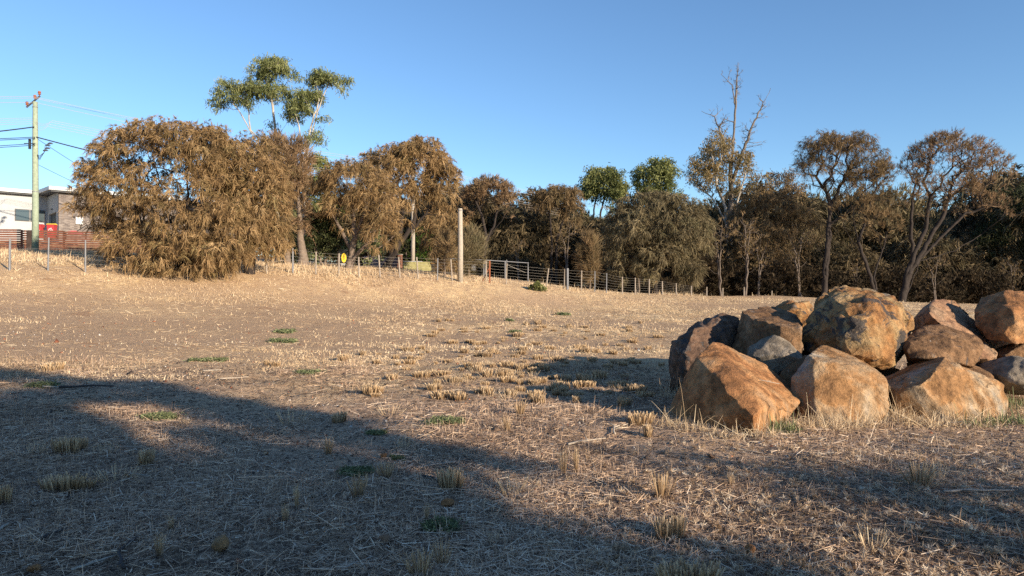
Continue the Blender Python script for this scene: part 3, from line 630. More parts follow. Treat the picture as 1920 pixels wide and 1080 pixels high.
tree('gum_tree', 'yellow green gum with rounded dome and dark straight trunk in the centre', 'tree',
     [b2(1109, 72, (1109,460,72), (1112,420,72), (1116,380,72), (1125,345,72)), b2(1126,72,(1124,440,72),(1126,400,72),(1138,350,72))],
     [LB(1130,345,72,46,38,2.6,1.3), LB(1155,370,72,30,26,2.0), LB(1102,365,72,22,28,1.6), LB(1110,425,72,32,24,1.8,.7), LB(1080,410,72,16,20,1.2,.5)],
     mGumY, mBarkD, clumps=230, n_tuft=8, n_str=9, rc=.55, L=.24, w=.10, style='leaf', rbase=.24, rtip=.018, seed=23, shell=.35, up=.3, arch=.04, holes=.12, hole_sc=1.6)
tree('gum_tree', 'round green gum crown rising behind the drooping olive she-oak', 'tree',
     [b2(1232, 72, (1232,440,72), (1230,380,72), (1230,345,72))],
     [LB(1230,330,72,43,32,2.4,1.3), LB(1232,370,72,45,36,2.4)],
     mGumY, mBarkD, clumps=200, n_tuft=8, n_str=9, rc=.55, L=.24, w=.10, style='leaf', rbase=.24, seed=24, shell=.35, up=.3, holes=.08)
tree('sheoak_tree', 'dense drooping olive brown she-oak mound in the centre right', 'tree',
     [b2(1226, 50, (1226,500,50), (1230,460,50), (1235,420,50)), b2(1228,50,(1210,480,50),(1180,440,50)), b2(1228,50,(1250,480,50),(1290,440,50))],
     [LB(1232,430,49.6,96,68,3.2,1.2), LB(1180,440,50,46,60,2.2), LB(1290,430,49.6,46,64,2.2), LB(1235,480,48.8,62,46,1.8,1.1), LB(1170,500,49.6,32,36,1.6), LB(1215,385,50,60,26,2.4)],
     mOakO, mBarkD, clumps=800, n_tuft=6, n_str=9, rc=.38, L=.36, w=.040, rbase=.22, seed=25, shell=.6, up=.15, huevar=.3,
     gaps=[(P(1185,470,49), (.6,1.6,.9)), (P(1250,505,48.5), (.9,2,.6)), (P(1300,475,49), (.5,2,.4))])
shrub('round hanging she-oak ball at the right foot of the olive mound', 1296, 48.5, [(1296,508,48.5,23,22,.8)], mOakO, 60, 'droop', .42, .03, rc=.3, n_tuft=8, n_str=8, name='sheoak_tree', cat='tree')
# --- dead tree and gum on the right
tree('dead_tree', 'tall bare dead tree with forked silvery limbs reaching above everything', 'dead tree',
     [b2(1374, 60, (1372,460,60), (1368,400,60), (1371,340,60), (1376,270,60), (1379,200,60)), b2(1374,60,(1370,400,60),(1371,345,60),(1388,300,60),(1408,240,60),(1446,166,60)), b2(1374,60,(1370,390,60),(1369,300,60),(1352,255,60),(1340,218,60),(1316,209,60)),
      b2(1374,60,(1371,330,60),(1379,200,60),(1372,160,60),(1352,140,60)), b2(1374,60,(1371,330,60),(1379,200,60),(1380,160,60),(1384,117,60))],
     [LB(1378,160,60,14,42,.7,1.3), LB(1360,140,60,10,18,.6), LB(1350,240,60,24,44,1.1), LB(1404,262,60,26,44,1.1), LB(1345,290,60,24,36,1.1), LB(1425,210,60,14,32,.7,1.1), LB(1384,130,60,8,16,.4,.8), LB(1412,330,60,24,24,1)],
     mBarkS, mBarkS, clumps=170, n_tuft=2, n_str=3, rc=.22, L=.35, w=.022, style='up', rbase=.36, rtip=.026, seed=26, shell=.2, up=.0, arch=.06, pb=.3)
tree('gum_tree', 'sparse browning gum with pale leaves at the foot of the dead tree', 'tree',
     [b2(1366, 59, (1364,440,59), (1360,390,59), (1345,350,59), (1338,300,59)), b2(1368,59,(1372,420,59),(1385,370,59),(1400,320,59)), b2(1366,59,(1362,420,59),(1335,370,59),(1300,345,59))],
     [LB(1345,285,59,32,42,2.0,1.2), LB(1310,325,59,32,34,1.8), LB(1390,305,59,30,30,1.6,.8), LB(1345,345,59,48,38,2.0,.7), LB(1420,345,59,26,22,1.3,.6)],
     mGumB, mBarkG, clumps=360, n_tuft=5, n_str=7, rc=.42, L=.18, w=.07, style='leaf', rbase=.24, rtip=.016, seed=27, shell=.25, up=.2, arch=.04, holes=.15, pb=.45)
tree('sheoak_tree', 'broad brown she-oak mass with fine twigs, right of the dead tree', 'tree',
     [b2(1420, 57, (1435,480,57), (1450,430,57)), b2(1422,57,(1440,470,57),(1480,420,57))],
     [LB(1440,410,57,70,62,3.0,1.2), LB(1400,430,56.5,40,60,2.2), LB(1490,440,57,40,60,2.2), LB(1430,490,56,60,40,2)],
     mOakM, mBarkD, clumps=330, n_tuft=7, n_str=7, rc=.46, L=.45, w=.04, rbase=.2, seed=28, shell=.5, up=.25, holes=.1, pb=.45)
tree('small_tree', 'dark fine leaved tree between the dead tree and the tall umbrella she-oak', 'tree',
     [b2(1450, 60, (1452,440,60), (1455,380,60)), b2(1451,60,(1460,420,60),(1480,365,60))],
     [LB(1462,342,60,36,26,1.8), LB(1485,365,60,30,30,1.5), LB(1430,372,60,26,24,1.5)], mOakM, mBarkD, clumps=90, n_tuft=6, n_str=7, rc=.42, L=.16, w=.07, style='leaf', rbase=.14, rtip=.014, seed=29, shell=.3, up=.3)
tree('sheoak_tree', 'umbrella shaped she-oak with olive and rust crown on a dark bare trunk', 'tree',
     [b2(1545, 50, (1546,500,50), (1552,450,50), (1556,385,50), (1545,345,50)), b2(1545,50,(1550,470,50),(1556,390,50),(1575,350,50),(1590,320,50)), b2(1545,50,(1555,440,50),(1556,370,50),(1530,330,50)), b2(1546,50,(1548,490,50),(1525,450,50),(1520,430,50))],
     [LB(1565,285,50,70,38,2.8,1.3), LB(1545,268,50,40,20,1.8,1.3), LB(1630,318,50,42,44,2.0,.9), LB(1518,318,50,28,34,1.4), LB(1600,270,50,40,22,1.8), LB(1585,350,50,60,40,2.2,.35), LB(1640,380,50,40,44,1.8,.3)],
     mOakM, mBarkD, clumps=520, n_tuft=5, n_str=7, rc=.36, L=.34, w=.026, rbase=.19, rtip=.0165, seed=30, shell=.4, up=.45, arch=.02, holes=.12, pb=.45, huevar=.6)
tree('sheoak_tree', 'leaning dark stemmed she-oak with bare silvery lower twigs, between the umbrella and vase trees', 'tree',
     [b2(1648, 49, (1640,530,49), (1625,490,49), (1608,455,49), (1600,410,49)), b2(1648,49,(1638,520,49),(1655,470,49),(1665,430,49)), b2(1648,49,(1625,490,49),(1590,440,49),(1572,400,49)), b2(1648,49,(1610,455,49),(1625,400,49),(1640,360,49))],
     [LB(1625,345,49,40,40,1.7), LB(1655,330,49,22,34,1.0), LB(1600,390,49,44,30,1.6,.5), LB(1650,420,49,40,36,1.6,.6)],
     mOakM, mBarkD, clumps=260, n_tuft=5, n_str=7, rc=.32, L=.32, w=.028, style='up', rbase=.15, rtip=.012, seed=31, shell=.45, up=.4, arch=.0, pb=.45, holes=.1)
tree('sheoak_tree', 'tall vase shaped rusty she-oak with many ascending dark limbs at the right', 'tree',
     [b2(1690, 49, (1698,520,49), (1712,485,49), (1708,430,49), (1712,370,49)), b2(1690,49,(1700,520,49),(1735,460,49),(1770,400,49),(1785,350,49)), b2(1692,49,(1710,500,49),(1760,450,49),(1810,400,49)), b2(1690,49,(1712,480,49),(1735,430,49),(1745,370,49)), b2(1692,49,(1725,490,49),(1790,470,49),(1840,440,49))],
     [LB(1780,300,49,76,46,3.0,1.2), LB(1718,310,49,28,36,1.3,.9), LB(1845,325,49,48,46,2.0), LB(1768,268,49,44,20,1.8,1.2), LB(1810,365,49,60,40,2.2,.7), LB(1735,365,49,40,46,1.5,.5), LB(1700,350,49,18,50,1.0,.4), LB(1860,390,49,44,34,1.6,.5)],
     mOakR, mBarkD, clumps=640, n_tuft=5, n_str=6, rc=.36, L=.34, w=.026, style='up', rbase=.22, rtip=.0165, seed=32, shell=.35, up=.4, arch=.0, pb=.45, holes=.12)
tree('small_tree', 'dark green layered tree cut by the right edge of the frame', 'tree',
     [b2(1895, 57, (1895,470,57), (1890,420,57)), b2(1897,57,(1900,440,57),(1930,400,57))],
     [LB(1895,370,57,44,22,2.2), LB(1890,420,57,50,36,2.4), LB(1950,380,57,40,40,2), LB(1870,460,57,50,40,2.2)], mDkG, mBarkD, clumps=210, n_tuft=7, n_str=8, rc=.48, L=.18, w=.08, style='leaf', rbase=.2, rtip=.015, seed=33, shell=.35, up=.3, holes=.1)
tree('sheoak_tree', 'soft olive she-oak dome standing behind the leaning dark stemmed tree', 'tree',
     [b2(1650, 64, (1650,450,64), (1648,410,64))],
     [LB(1648,400,64,56,44,3.0,1.2), LB(1690,440,63,36,44,2), LB(1600,440,63,40,44,2)], mOakO, mBarkM, clumps=260, n_tuft=7, n_str=7, rc=.5, L=.42, w=.046, rbase=.2, seed=34, shell=.5, up=.3, holes=.08)

# --- woodland behind: a few trees copied as individuals
def copytree(src, loc, rz, s, label, group):
    r = src.copy(); COL.objects.link(r); r.location = [float(v) for v in loc]; r.rotation_euler = (0, 0, rz); r.scale = (s, s, s)
    r['label'] = label; r['group'] = group
    for ch in list(src.children):
        c = ch.copy(); COL.objects.link(c); c.parent = r
    return r
def proto(label, mat, seed, style='droop', h=6.0, w=2.6, group=None, X=0, Y=70, low=1.5, clumps=330, px=None, **k):
    z = gz1(X, Y); kk = dict(n_tuft=7, n_str=7, rc=.55, L=.45, w=.06); kk.update(k)
    return tree('sheoak_tree', label, 'tree', [[(X, Y, z), (X+.1, Y, z+low*.8), (X, Y, z+h*.55)], [(X, Y, z), (X+.5, Y, z+low), (X+1., Y, z+h*.6)]],
        [((X, Y, z+h*.62), (w, w, h*.34), 1.2), ((X-w*.6, Y, z+h*.45), (w*.6, w*.6, h*.3), 1), ((X+w*.6, Y-.5, z+h*.5), (w*.6, w*.6, h*.3), 1), ((X, Y-.8, z+h*.28), (w*.9, w*.7, h*.26), 1.0)],
        mat, mBarkD, clumps=clumps, style=style, rbase=.18, seed=seed, shell=.5, up=.2, group=group, **kk)
LBK = 'dull brown she-oak crowding the shaded wood behind the front trees'
LOL = 'olive she-oak crowding the shaded wood behind the front trees'
LDK = 'dark scrubby undergrowth bush at the shaded foot of the wood'
GB = 'brown she-oaks filling the wood'; GO = 'olive she-oaks filling the wood'; GD = 'dark bushes at the foot of the wood'
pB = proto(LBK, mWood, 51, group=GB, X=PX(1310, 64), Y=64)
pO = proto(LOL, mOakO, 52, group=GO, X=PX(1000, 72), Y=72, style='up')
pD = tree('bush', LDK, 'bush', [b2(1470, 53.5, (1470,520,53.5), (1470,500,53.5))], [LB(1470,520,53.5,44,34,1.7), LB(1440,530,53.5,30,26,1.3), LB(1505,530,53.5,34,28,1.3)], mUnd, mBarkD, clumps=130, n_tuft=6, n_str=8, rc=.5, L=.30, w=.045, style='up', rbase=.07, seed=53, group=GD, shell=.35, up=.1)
q = np.random.default_rng(77)
for (px, Yy, s, kind) in [(880,66,.95,'B'),(950,70,.9,'O'),(905,76,1.1,'B'),(985,64,.75,'B'),(1035,70,.9,'O'),(1075,66,.8,'B'),(1075,78,1.1,'O'),(1140,66,.75,'O'),(1165,62,.85,'B'),
    (1205,66,1.0,'B'),(1270,66,1.1,'O'),(1340,60,.85,'B'),(1395,64,1.1,'B'),(1500,62,1.0,'O'),(1545,60,.9,'B'),(1590,58,.75,'B'),(1610,68,1.1,'O'),(1700,62,.85,'O'),(1735,58,.8,'B'),(1780,64,1.0,'B'),(1830,58,.9,'B'),(1860,66,1.15,'O'),(1920,60,1.1,'B'),(1420,66,1.6,'B'),(1490,69,1.6,'B'),(1550,70,1.35,'O'),(1640,66,1.45,'O'),(1700,72,1.5,'B'),(1760,70,1.4,'O'),(1830,68,1.5,'B'),(1890,66,1.65,'B'),(1955,64,1.5,'O'),(1360,68,1.35,'O'),(1310,76,1.3,'B'),(1010,76,1.1,'B'),(860,78,1.15,'O'),(1990,56,1.2,'B'),(2060,60,1.2,'O'),
    (800,70,.9,'B'),(740,72,.9,'O'),(690,74,.95,'B'),(640,72,.8,'O'),(560,70,.9,'B'),(1470,70,1.1,'B'),(1680,74,1.15,'B'),(1330,72,1.1,'O')]:
    x = PX(px, Yy); s2 = s*q.uniform(1.3, 1.62)
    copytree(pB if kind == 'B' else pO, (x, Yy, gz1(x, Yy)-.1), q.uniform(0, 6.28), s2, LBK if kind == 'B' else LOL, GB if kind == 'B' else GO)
for i, px in enumerate([900, 945, 990, 1030, 1070, 1130, 1165, 1200, 1250, 1290, 1320, 1350, 1385, 1420, 1510, 1550, 1590, 1625, 1665, 1700, 1735, 1770, 1805, 1840, 1875, 1910, 1945]):
    Yy = (62 if px < 1100 else 54.5)+q.uniform(-1.5, 2.5)+(1 if i % 2 else 0); x = PX(px, Yy)
    copytree(pD, (x, Yy, gz1(x, Yy)-.1), q.uniform(0, 6.28), q.uniform(.45, 1.2), LDK, GD)

LSP = 'thin bare grey sapling standing in the shade of the wood'; GSP = 'bare saplings in the shade of the wood'
mBarkL = simple('pale_grey_bark', (.13, .105, .088), .95, .35, 9, .01)
pS = tree('sapling', LSP, 'sapling', [b2(1420, 53, (1424,500,53), (1418,460,53)), b2(1421,53,(1428,490,53),(1440,455,53))], [LB(1422,470,53,26,34,1.1), LB(1436,500,53,20,26,.9)], mOakM, mBarkL, clumps=60, n_tuft=2, n_str=4, rc=.3, L=.25, w=.03, style='up', rbase=.07, rtip=.012, seed=71, shell=.2, group=GSP, pb=.4)
for i, px in enumerate([965,1065,1190,1345,1395,1500,1615,1760,1900]):
    Yy = (58 if px < 1100 else 51.5)+q.uniform(-.8, 2.5); x = PX(px+q.uniform(-9, 9), Yy)
    copytree(pS, (x, Yy, gz1(x, Yy)-.1), q.uniform(0, 6.28), q.uniform(.6, 1.5), LSP, GSP)
# each wood tree gets its own words: which landmark it stands behind, counted from the front
LMK = [(560, 'the stout dark trunk'), (655, 'the forked open she-oak'), (735, 'the leaning trunk'), (800, 'the bright green hedge'), (865, 'the timber stump pole'), (915, 'the reddish vase shaped she-oak'), (980, 'the roadside bins'), (1042, 'the twin stemmed she-oak'),
       (1115, 'the yellow green gum'), (1165, 'the left flank of the olive mound'), (1230, 'the middle of the olive mound'), (1295, 'the hanging she-oak ball'), (1345, 'the browning gum'), (1390, 'the dead tree'), (1445, 'the broad brown she-oak mass'), (1500, 'the jagged rock'),
       (1550, 'the umbrella shaped she-oak'), (1600, 'the top of the craggy boulder'), (1650, 'the leaning dark stem'), (1700, 'the foot of the vase shaped rusty tree'), (1765, 'the pink slab'), (1830, 'the right limbs of the rusty tree'), (1890, 'the perched boulder'), (1960, 'the right frame edge'), (2060, 'the far right, out of frame')]
ORD = ['first', 'second', 'third', 'fourth', 'fifth', 'sixth']
for G_, ad in ((GB, 'dull brown she-oak'), (GO, 'olive she-oak'), (GD, 'dark scrubby bush'), (GSP, 'bare grey sapling')):
    fam = [o for o in bpy.data.objects if o.get('group') == G_ and o.parent is None]; by = {}
    for o in fam:
        px_ = CX+FPX*o.location.x/o.location.y; k_ = min(LMK, key=lambda a: abs(a[0]-px_))[1]; by.setdefault(k_, []).append(o)
    for k_, os_ in by.items():
        os_.sort(key=lambda o: o.location.y)
        for i_, o in enumerate(os_): o['label'] = (ORD[i_]+' ' if len(os_) > 1 else '')+ad+' behind '+k_
# far bushland closing the gaps under the crowns
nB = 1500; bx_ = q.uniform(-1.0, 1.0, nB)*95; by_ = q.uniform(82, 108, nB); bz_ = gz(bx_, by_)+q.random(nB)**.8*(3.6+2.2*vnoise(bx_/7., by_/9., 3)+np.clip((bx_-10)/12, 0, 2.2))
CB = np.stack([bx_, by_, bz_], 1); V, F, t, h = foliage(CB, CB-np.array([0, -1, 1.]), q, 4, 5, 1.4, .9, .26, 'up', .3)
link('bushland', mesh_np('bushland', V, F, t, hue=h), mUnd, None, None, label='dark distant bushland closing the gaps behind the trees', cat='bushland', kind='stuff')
# --- trees standing behind the viewer, whose shade falls across the near ground
def UV(u, h, v=0): return np.array([11.5+.69*u-.72*v, -11.04+.72*u+.69*v, h])
def dense_mask(C):
    rel = C[:, :2]-np.array([11.5, -11.04]); u = rel @ np.array([.69, .72]); v = rel @ np.array([-.72, .69]); h = C[:, 2]-.268*v
    top = np.interp(u, [-8, -4, 0, 2.67, 4.1, 4.75, 5.0], [7.5, 9.2, 9.3, 8.45, 7.7, 6.9, 6.0])
    t = np.clip((u-2.7)/1.2, 0, 1); gap = (u > 2.3) & (u < 4.4) & (np.abs(h-(6.50-1.30*t)) < .74)
    thin_ = (u > 2.0) & (h < np.interp(u, [2, 4, 5], [5.0, 5.5, 5.3])) & (np.array([mnoise.noise(Vector((c[0]*.5, c[1]*.5, c[2]*1.6))) for c in C]) > -.17)
    return (h < top-.15) & ~gap & ~thin_
base = UV(0, 0)
tree('shade_tree', 'dense leafy tree behind the viewer that shades the near left ground', 'tree', [[UV(0, 0), UV(.1, 2), UV(0, 5)], [UV(0, 0), UV(1, 2.5), UV(2.5, 5)]],
     [(UV(-1.5, 5.6), (4.2, 1.6, 4.4), 1.4), (UV(2.2, 5.2), (3.0, 1.6, 3.8), 1.4), (UV(-.5, 2.2), (5, 1.4, 2.4), 1.2), (UV(3.2, 5.9), (1.4, 1.2, 1.6), 1.5)], mDkG, mBarkM, clumps=900, n_tuft=9, n_str=6, rc=.36, L=.24, w=.16, style='broad', rbase=.3, seed=61, shell=.1, up=0, mask=dense_mask)
def sparse_mask(C):
    rel = C[:, :2]-np.array([11.5, -11.04]); u = rel @ np.array([.69, .72]); v = rel @ np.array([-.72, .69]); h = C[:, 2]-.268*v
    return h < np.interp(u, [4, 5.3, 5.6, 8.6, 12], [5.6, 5.4, 5.0, 4.45, 4.2])
tree('shade_tree', 'thin airy tree behind the viewer that dapples the near right ground', 'tree', [[UV(7, 0), UV(7.1, 1.5), UV(6.5, 3)], [UV(7, 0), UV(7.6, 2), UV(8.5, 3.4)]],
     [(UV(6.2, 3.7), (2.2, 1.3, 1.5), 1.2), (UV(8.6, 3.3), (2.0, 1.2, 1.5), 1.0), (UV(5.2, 3.2), (1.4, 1, 2.4), 1.0)], mGum, mBarkM, clumps=200, n_tuft=6, n_str=6, rc=.40, L=.2, w=.10, style='leaf', rbase=.16, seed=62, shell=.1, up=0, mask=sparse_mask, holes=.25, hole_sc=.8)
# ---------------------------------------------------------------- house, fences, poles, bins
mWhite = simple('pale_render_wall', (.36, .38, .40), .85, .05, 2)
mShadeWall = simple('grey_panel_wall', (.33, .36, .38), .8, .06, 2)
mDark = simple('dark_steel_blue', (.03, .04, .055), .4, .2, 5)
mRoof = simple('light_grey_roof_metal', (.50, .53, .55), .55, .08, 3)
mFascia = simple('charcoal_trim', (.06, .065, .075), .6, .1, 5)
mGal = simple('galvanised_steel', (.17, .175, .19), .6, .25, 30, metal=.2)
mGalD = simple('weathered_post_timber', (.27, .23, .19), .9, .3, 14, .004)
mRust = simple('rusty_post', (.26, .09, .045), .9, .3, 20, .003)
mWire = simple('fence_wire', (.16, .15, .14), .5, .1, 10, metal=.5)
mSlat = simple('red_brown_slat', (.15, .062, .038), .75, .3, 3, .002)
mSlatPost = simple('dark_fence_post', (.045, .03, .025), .8, .3, 5)
mPole = simple('green_tinged_pole', (.25, .30, .225), .85, .22, 7, .008)
mPoleG = simple('grey_timber_pole', (.32, .285, .24), .9, .2, 9, .01)
mRed = simple('bin_red', (.38, .035, .04), .45, .08, 5, spec=.5)
mRedD = simple('bin_dark_red', (.20, .018, .035), .45, .1, 5, spec=.5)
mYel = simple('lid_yellow', (.75, .55, .04), .45, .08, 5, spec=.5)
mPrint = simple('white_print', (.75, .75, .75), .6, .05, 5)
mBlk = simple('black_plastic', (.02, .022, .024), .5, .2, 5)
mGreenBin = simple('dark_green_plastic', (.02, .04, .03), .5, .2, 5)
mOra = simple('orange_lid', (.60, .27, .03), .5, .1, 5)
m, nt, b, out = newmat('window_glass'); b.inputs['Base Color'].default_value = (.05, .07, .08, 1); b.inputs['Roughness'].default_value = .08; b.inputs['Specular IOR Level'].default_value = .8; mGlass = m
m, nt, b, out = newmat('blond_brick'); uv = objco(nt)
sep = N(nt, 'ShaderNodeSeparateXYZ'); nt.links.new(uv, sep.inputs[0]); cmb = N(nt, 'ShaderNodeCombineXYZ'); nt.links.new(sep.outputs[0], cmb.inputs[0]); nt.links.new(sep.outputs[2], cmb.inputs[1])
bt = N(nt, 'ShaderNodeTexBrick'); nt.links.new(cmb.outputs[0], bt.inputs['Vector']); bt.inputs['Scale'].default_value = 1
bt.inputs['Brick Width'].default_value = .24; bt.inputs['Row Height'].default_value = .086; bt.inputs['Mortar Size'].default_value = .008
bt.inputs['Color1'].default_value = (.24, .205, .185, 1); bt.inputs['Color2'].default_value = (.10, .08, .075, 1); bt.inputs['Mortar'].default_value = (.22, .21, .20, 1)
nt.links.new(bt.outputs['Color'], b.inputs['Base Color']); bump(nt, b, bt.outputs['Fac'], -.006); mBrick = m
def frame(origin, d):
    d = np.array([d[0], d[1], 0.]); d /= np.linalg.norm(d); n = np.array([d[1], -d[0], 0.]); M = np.stack([d, n, np.array([0, 0, 1.])], 1)
    return M
ZF = 4.4
Cc = np.array([-33.2, 50.0, ZF]); db = np.array([.72, .69, 0]); db /= np.linalg.norm(db); nb = np.array([db[1], -db[0], 0])   # along brick wall, outward normal
ang = math.atan2(db[1], db[0])
house = empty('house', Cc, ang, label='modern flat roofed house with pale wall and blond brick wall behind the slat fence', cat='house')
def HB_(name, mat, x0, x1, y0, y1, z0, z1, **k):      # local: x along brick wall, y inwards(away), z up
    m_ = MB(); m_.box(((x0+x1)/2, (y0+y1)/2, (z0+z1)/2), (x1-x0, y1-y0, z1-z0)); return m_.build(name, mat, house, **k)
# local frame: +x along db, +y = perpendicular left of x = (-db.y, db.x) -> away from viewer on the left
HZ = 4.15
HB_('brick_wall', mBrick, 0, 14, .002, .25, -.6, HZ, label='blond brick wall')
HB_('garage_wall', mShadeWall, 0, .25, .255, .9, -.6, HZ); HB_('garage_wall', mShadeWall, 0, .25, 3.6, 4.25, -.6, HZ); HB_('garage_wall', mShadeWall, 0, .25, .9, 3.6, 2.75, HZ)
HB_('garage_door', mFascia, .16, .24, .9, 3.6, -.6, 2.75)
for k in range(6): HB_('door_panel', mDark, .12, .158, .93, 3.57, -.4+k*.5, .04+k*.5)
HB_('back_wall', mShadeWall, 13.75, 14, .255, 9, -.6, HZ); HB_('rear_wall', mShadeWall, .25, 13.7, 8.8, 9, -.6, HZ)
HB_('pale_wall', mWhite, -14, 0.0, 4.255, 4.5, -.6, 4.25, label='pale rendered wall with long window')
HB_('pale_wall', mWhite, -14, -13.8, 4.51, 12, -.6, 4.25)
# roofs (slabs with fascia)
def roof(name, x0, x1, y0, y1, z_a, z_b, mat, t=.26):   # height z_a at y0, z_b at y1
    m_ = MB(); v = [(x0, y0, z_a), (x1, y0, z_a), (x1, y1, z_b), (x0, y1, z_b)]; v += [(a, b_, c-t) for a, b_, c in v]
    m_.add(v, [(0,1,2,3),(7,6,5,4),(0,4,5,1),(1,5,6,2),(2,6,7,3),(3,7,4,0)]); return m_.build(name, mat, house)
roof('roof', -.7, 14.6, -.6, 9.4, HZ+.30, HZ+.62, mRoof)
roof('eave_lining', -.55, 14.5, -.45, 9.2, HZ+.036, HZ+.35, mFascia, .10)
roof('roof', -15, -.705, 3.7, 12, 4.55, 4.9, mRoof)
roof('eave_lining', -14.9, -.72, 3.85, 12, 4.285, 4.62, mFascia, .10)
for (x0, x1) in ((-2.05, -1.12), (-1.08, -.15)):
    w_ = HB_('window', mFascia, x0, x1, 4.20, 4.25, 2.2, 3.1)
    m_ = MB(); m_.box(((x0+x1)/2, 4.185, 2.65), (x1-x0-.12, .02, .78)); o = m_.build('pane', mGlass, w_)
HB_('meter_box', mPrint, 1.05, 1.5, -.16, -.002, 1.85, 2.35, label='white meter box')
HB_('wall_lamp', mFascia, -.1, -.003, 2.2, 2.34, 3.0, 3.1)
HB_('window', mGlass, 2.2, 2.6, -.03, -.002, .9, 1.6)
for k in range(26): HB_('wall_batten', mWhite, -13.9+k*.46-.012, -13.9+k*.46+.012, 4.235, 4.2535, -.5, 4.2) if k < 25 else None

# slat fence
FA = np.array([PX(-120, 44.5), 44.5]); FB = np.array([PX(352, 45.6), 45.6]); dF = FB-FA; LF = np.linalg.norm(dF); dF /= LF
zA = CAMZ+(CY-426)/FPX*44.5; zB = CAMZ+(CY-440)/FPX*45.6
sf = empty('slat_fence', (FA[0], FA[1], gz1(*FA)), math.atan2(dF[1], dF[0]), label='red brown horizontal slat fence in front of the house', cat='fence')
z0 = sf.location.z
nb_ = 6
for b_i in range(nb_):
    s0 = LF*b_i/nb_; s1 = LF*(b_i+1)/nb_
    for k in range(10):
        za = zA+(zB-zA)*(s0+s1)/2/LF-z0-.06-k*.148
        m_ = MB(); m_.box(((s0+s1)/2, -.03+.003*((k*7+b_i*3) % 3), za), (s1-s0-.01, .022, .108)); m_.build('slat', mSlat, sf)
for b_i in range(nb_+1):
    s0 = LF*b_i/nb_; za = zA+(zB-zA)*s0/LF-z0
    m_ = MB(); m_.box((s0, .045, za/2-.3), (.09, .09, za+.6)); m_.build('post', mSlatPost, sf)
m_ = MB(); s0 = (PX(52, 44.7)-FA[0])/dF[0]; za = zA+(zB-zA)*s0/LF-z0; m_.box((s0, -.08, za/2-.2), (.30, .05, za+.35)); m_.build('gate_post', mSlatPost, sf, label='broad dark gate post')

# garbage bins
def bin_(label, x, y, z, rz, body, lid, h=1.06, w=.56, marks=True, group=None):
    r = empty('wheelie_bin', (x, y, z), rz, label=label, cat='bin', group=group)
    m_ = MB(); a, b_ = w/2, w/2*1.05; t0, t1 = .80, 1.0
    v = [(-a*t0, -b_*t0, .06), (a*t0, -b_*t0, .06), (a*t0, b_*t0, .06), (-a*t0, b_*t0, .06), (-a, -b_, h*.92), (a, -b_, h*.92), (a, b_, h*.92), (-a, b_, h*.92)]
    m_.add(v, [(3,2,1,0),(0,1,5,4),(1,2,6,5),(2,3,7,6),(3,0,4,7),(4,5,6,7)]); m_.box((0, 0, h*.90), (w*1.06, w*1.10, .05)); m_.build('body', body, r)
    m_ = MB(); n = 6
    vv = []
    for i in range(n+1):
        t = i/n; yy = -b_*1.12+t*2.24*b_; zz = h*.925+.075*math.sin(math.pi*min(1, t*1.1+.02)); vv += [(-a*1.08, yy, zz), (a*1.08, yy, zz), (-a*1.08, yy, h*.92), (a*1.08, yy, h*.92)]
    ff = []
    for i in range(n):
        o_ = i*4; ff += [(o_, o_+4, o_+5, o_+1), (o_+2, o_+3, o_+7, o_+6), (o_, o_+2, o_+6, o_+4), (o_+1, o_+5, o_+7, o_+3)]
    ff += [(0, 1, 3, 2), (n*4, n*4+2, n*4+3, n*4+1)]
    m_.add(vv, ff); m_.build('lid', lid, r)
    m_ = MB(); m_.tube([(-a*.9, b_*1.2, h*.9), (a*.9, b_*1.2, h*.9)], .018, 6); m_.box((-a*.8, b_*1.1, h*.9), (.03, .14, .04)); m_.box((a*.8, b_*1.1, h*.9), (.03, .14, .04)); m_.build('handle', body, r)
    for sx in (-1, 1):
        m_ = MB(); m_.tube([(sx*a*.84, b_*.86, .1), (sx*a*.98, b_*.86, .1)], .1, 12); m_.build('wheel', mBlk, r)
    if marks:
        m_ = MB()
        # white printed number block on the front, slightly proud
        for (cx_, cz_, ww, hh) in [(-.12,.55,.03,.14),(-.06,.61,.07,.025),(-.06,.55,.07,.02),(-.03,.52,.025,.06),(-.06,.49,.07,.02),(.03,.55,.025,.14),(.10,.61,.08,.025),(.10,.55,.08,.02),(.13,.55,.02,.14),(-.04,.68,.1,.03),(.05,.71,.06,.05)]:
            m_.box((cx_, -b_*(t0+(1-t0)*(cz_-.06)/(h*.92-.06))-.006, cz_), (ww, .008, hh))
        m_.build('house_number', mPrint, r)
    return r
bz = CAMZ+(CY-418.5)/FPX*47-1.08
bin_('bright red bin with yellow lid and white marks behind the slat fence', PX(97.5, 47), 47, bz, .15, mRed, mYel, w=.46)
bin_('plain red bin half hidden behind the power pole', PX(74, 47.2), 47.2, bz-.02, .1, mRed, mRed, w=.44)
# second wheelie bins along the road
x = PX(971, 68); bin_('red bin with pale rim standing alone on the roadside', x, 66, CAMZ+(CY-524.5)/FPX*66, .3, mRedD, mRed, h=.78, w=.46, group=None)
x = PX(994, 66); bin_('maroon bin with yellow lid and flap open on the roadside', x, 66, CAMZ+(CY-525.5)/FPX*66, -.2, mRedD, mYel, h=.74, w=.50)
x = PX(815, 52); bin_('black bin with orange lid beside the low olive wall', x, 52, CAMZ+(CY-511)/FPX*52, .1, mBlk, mOra, h=.72, w=.56, marks=False)
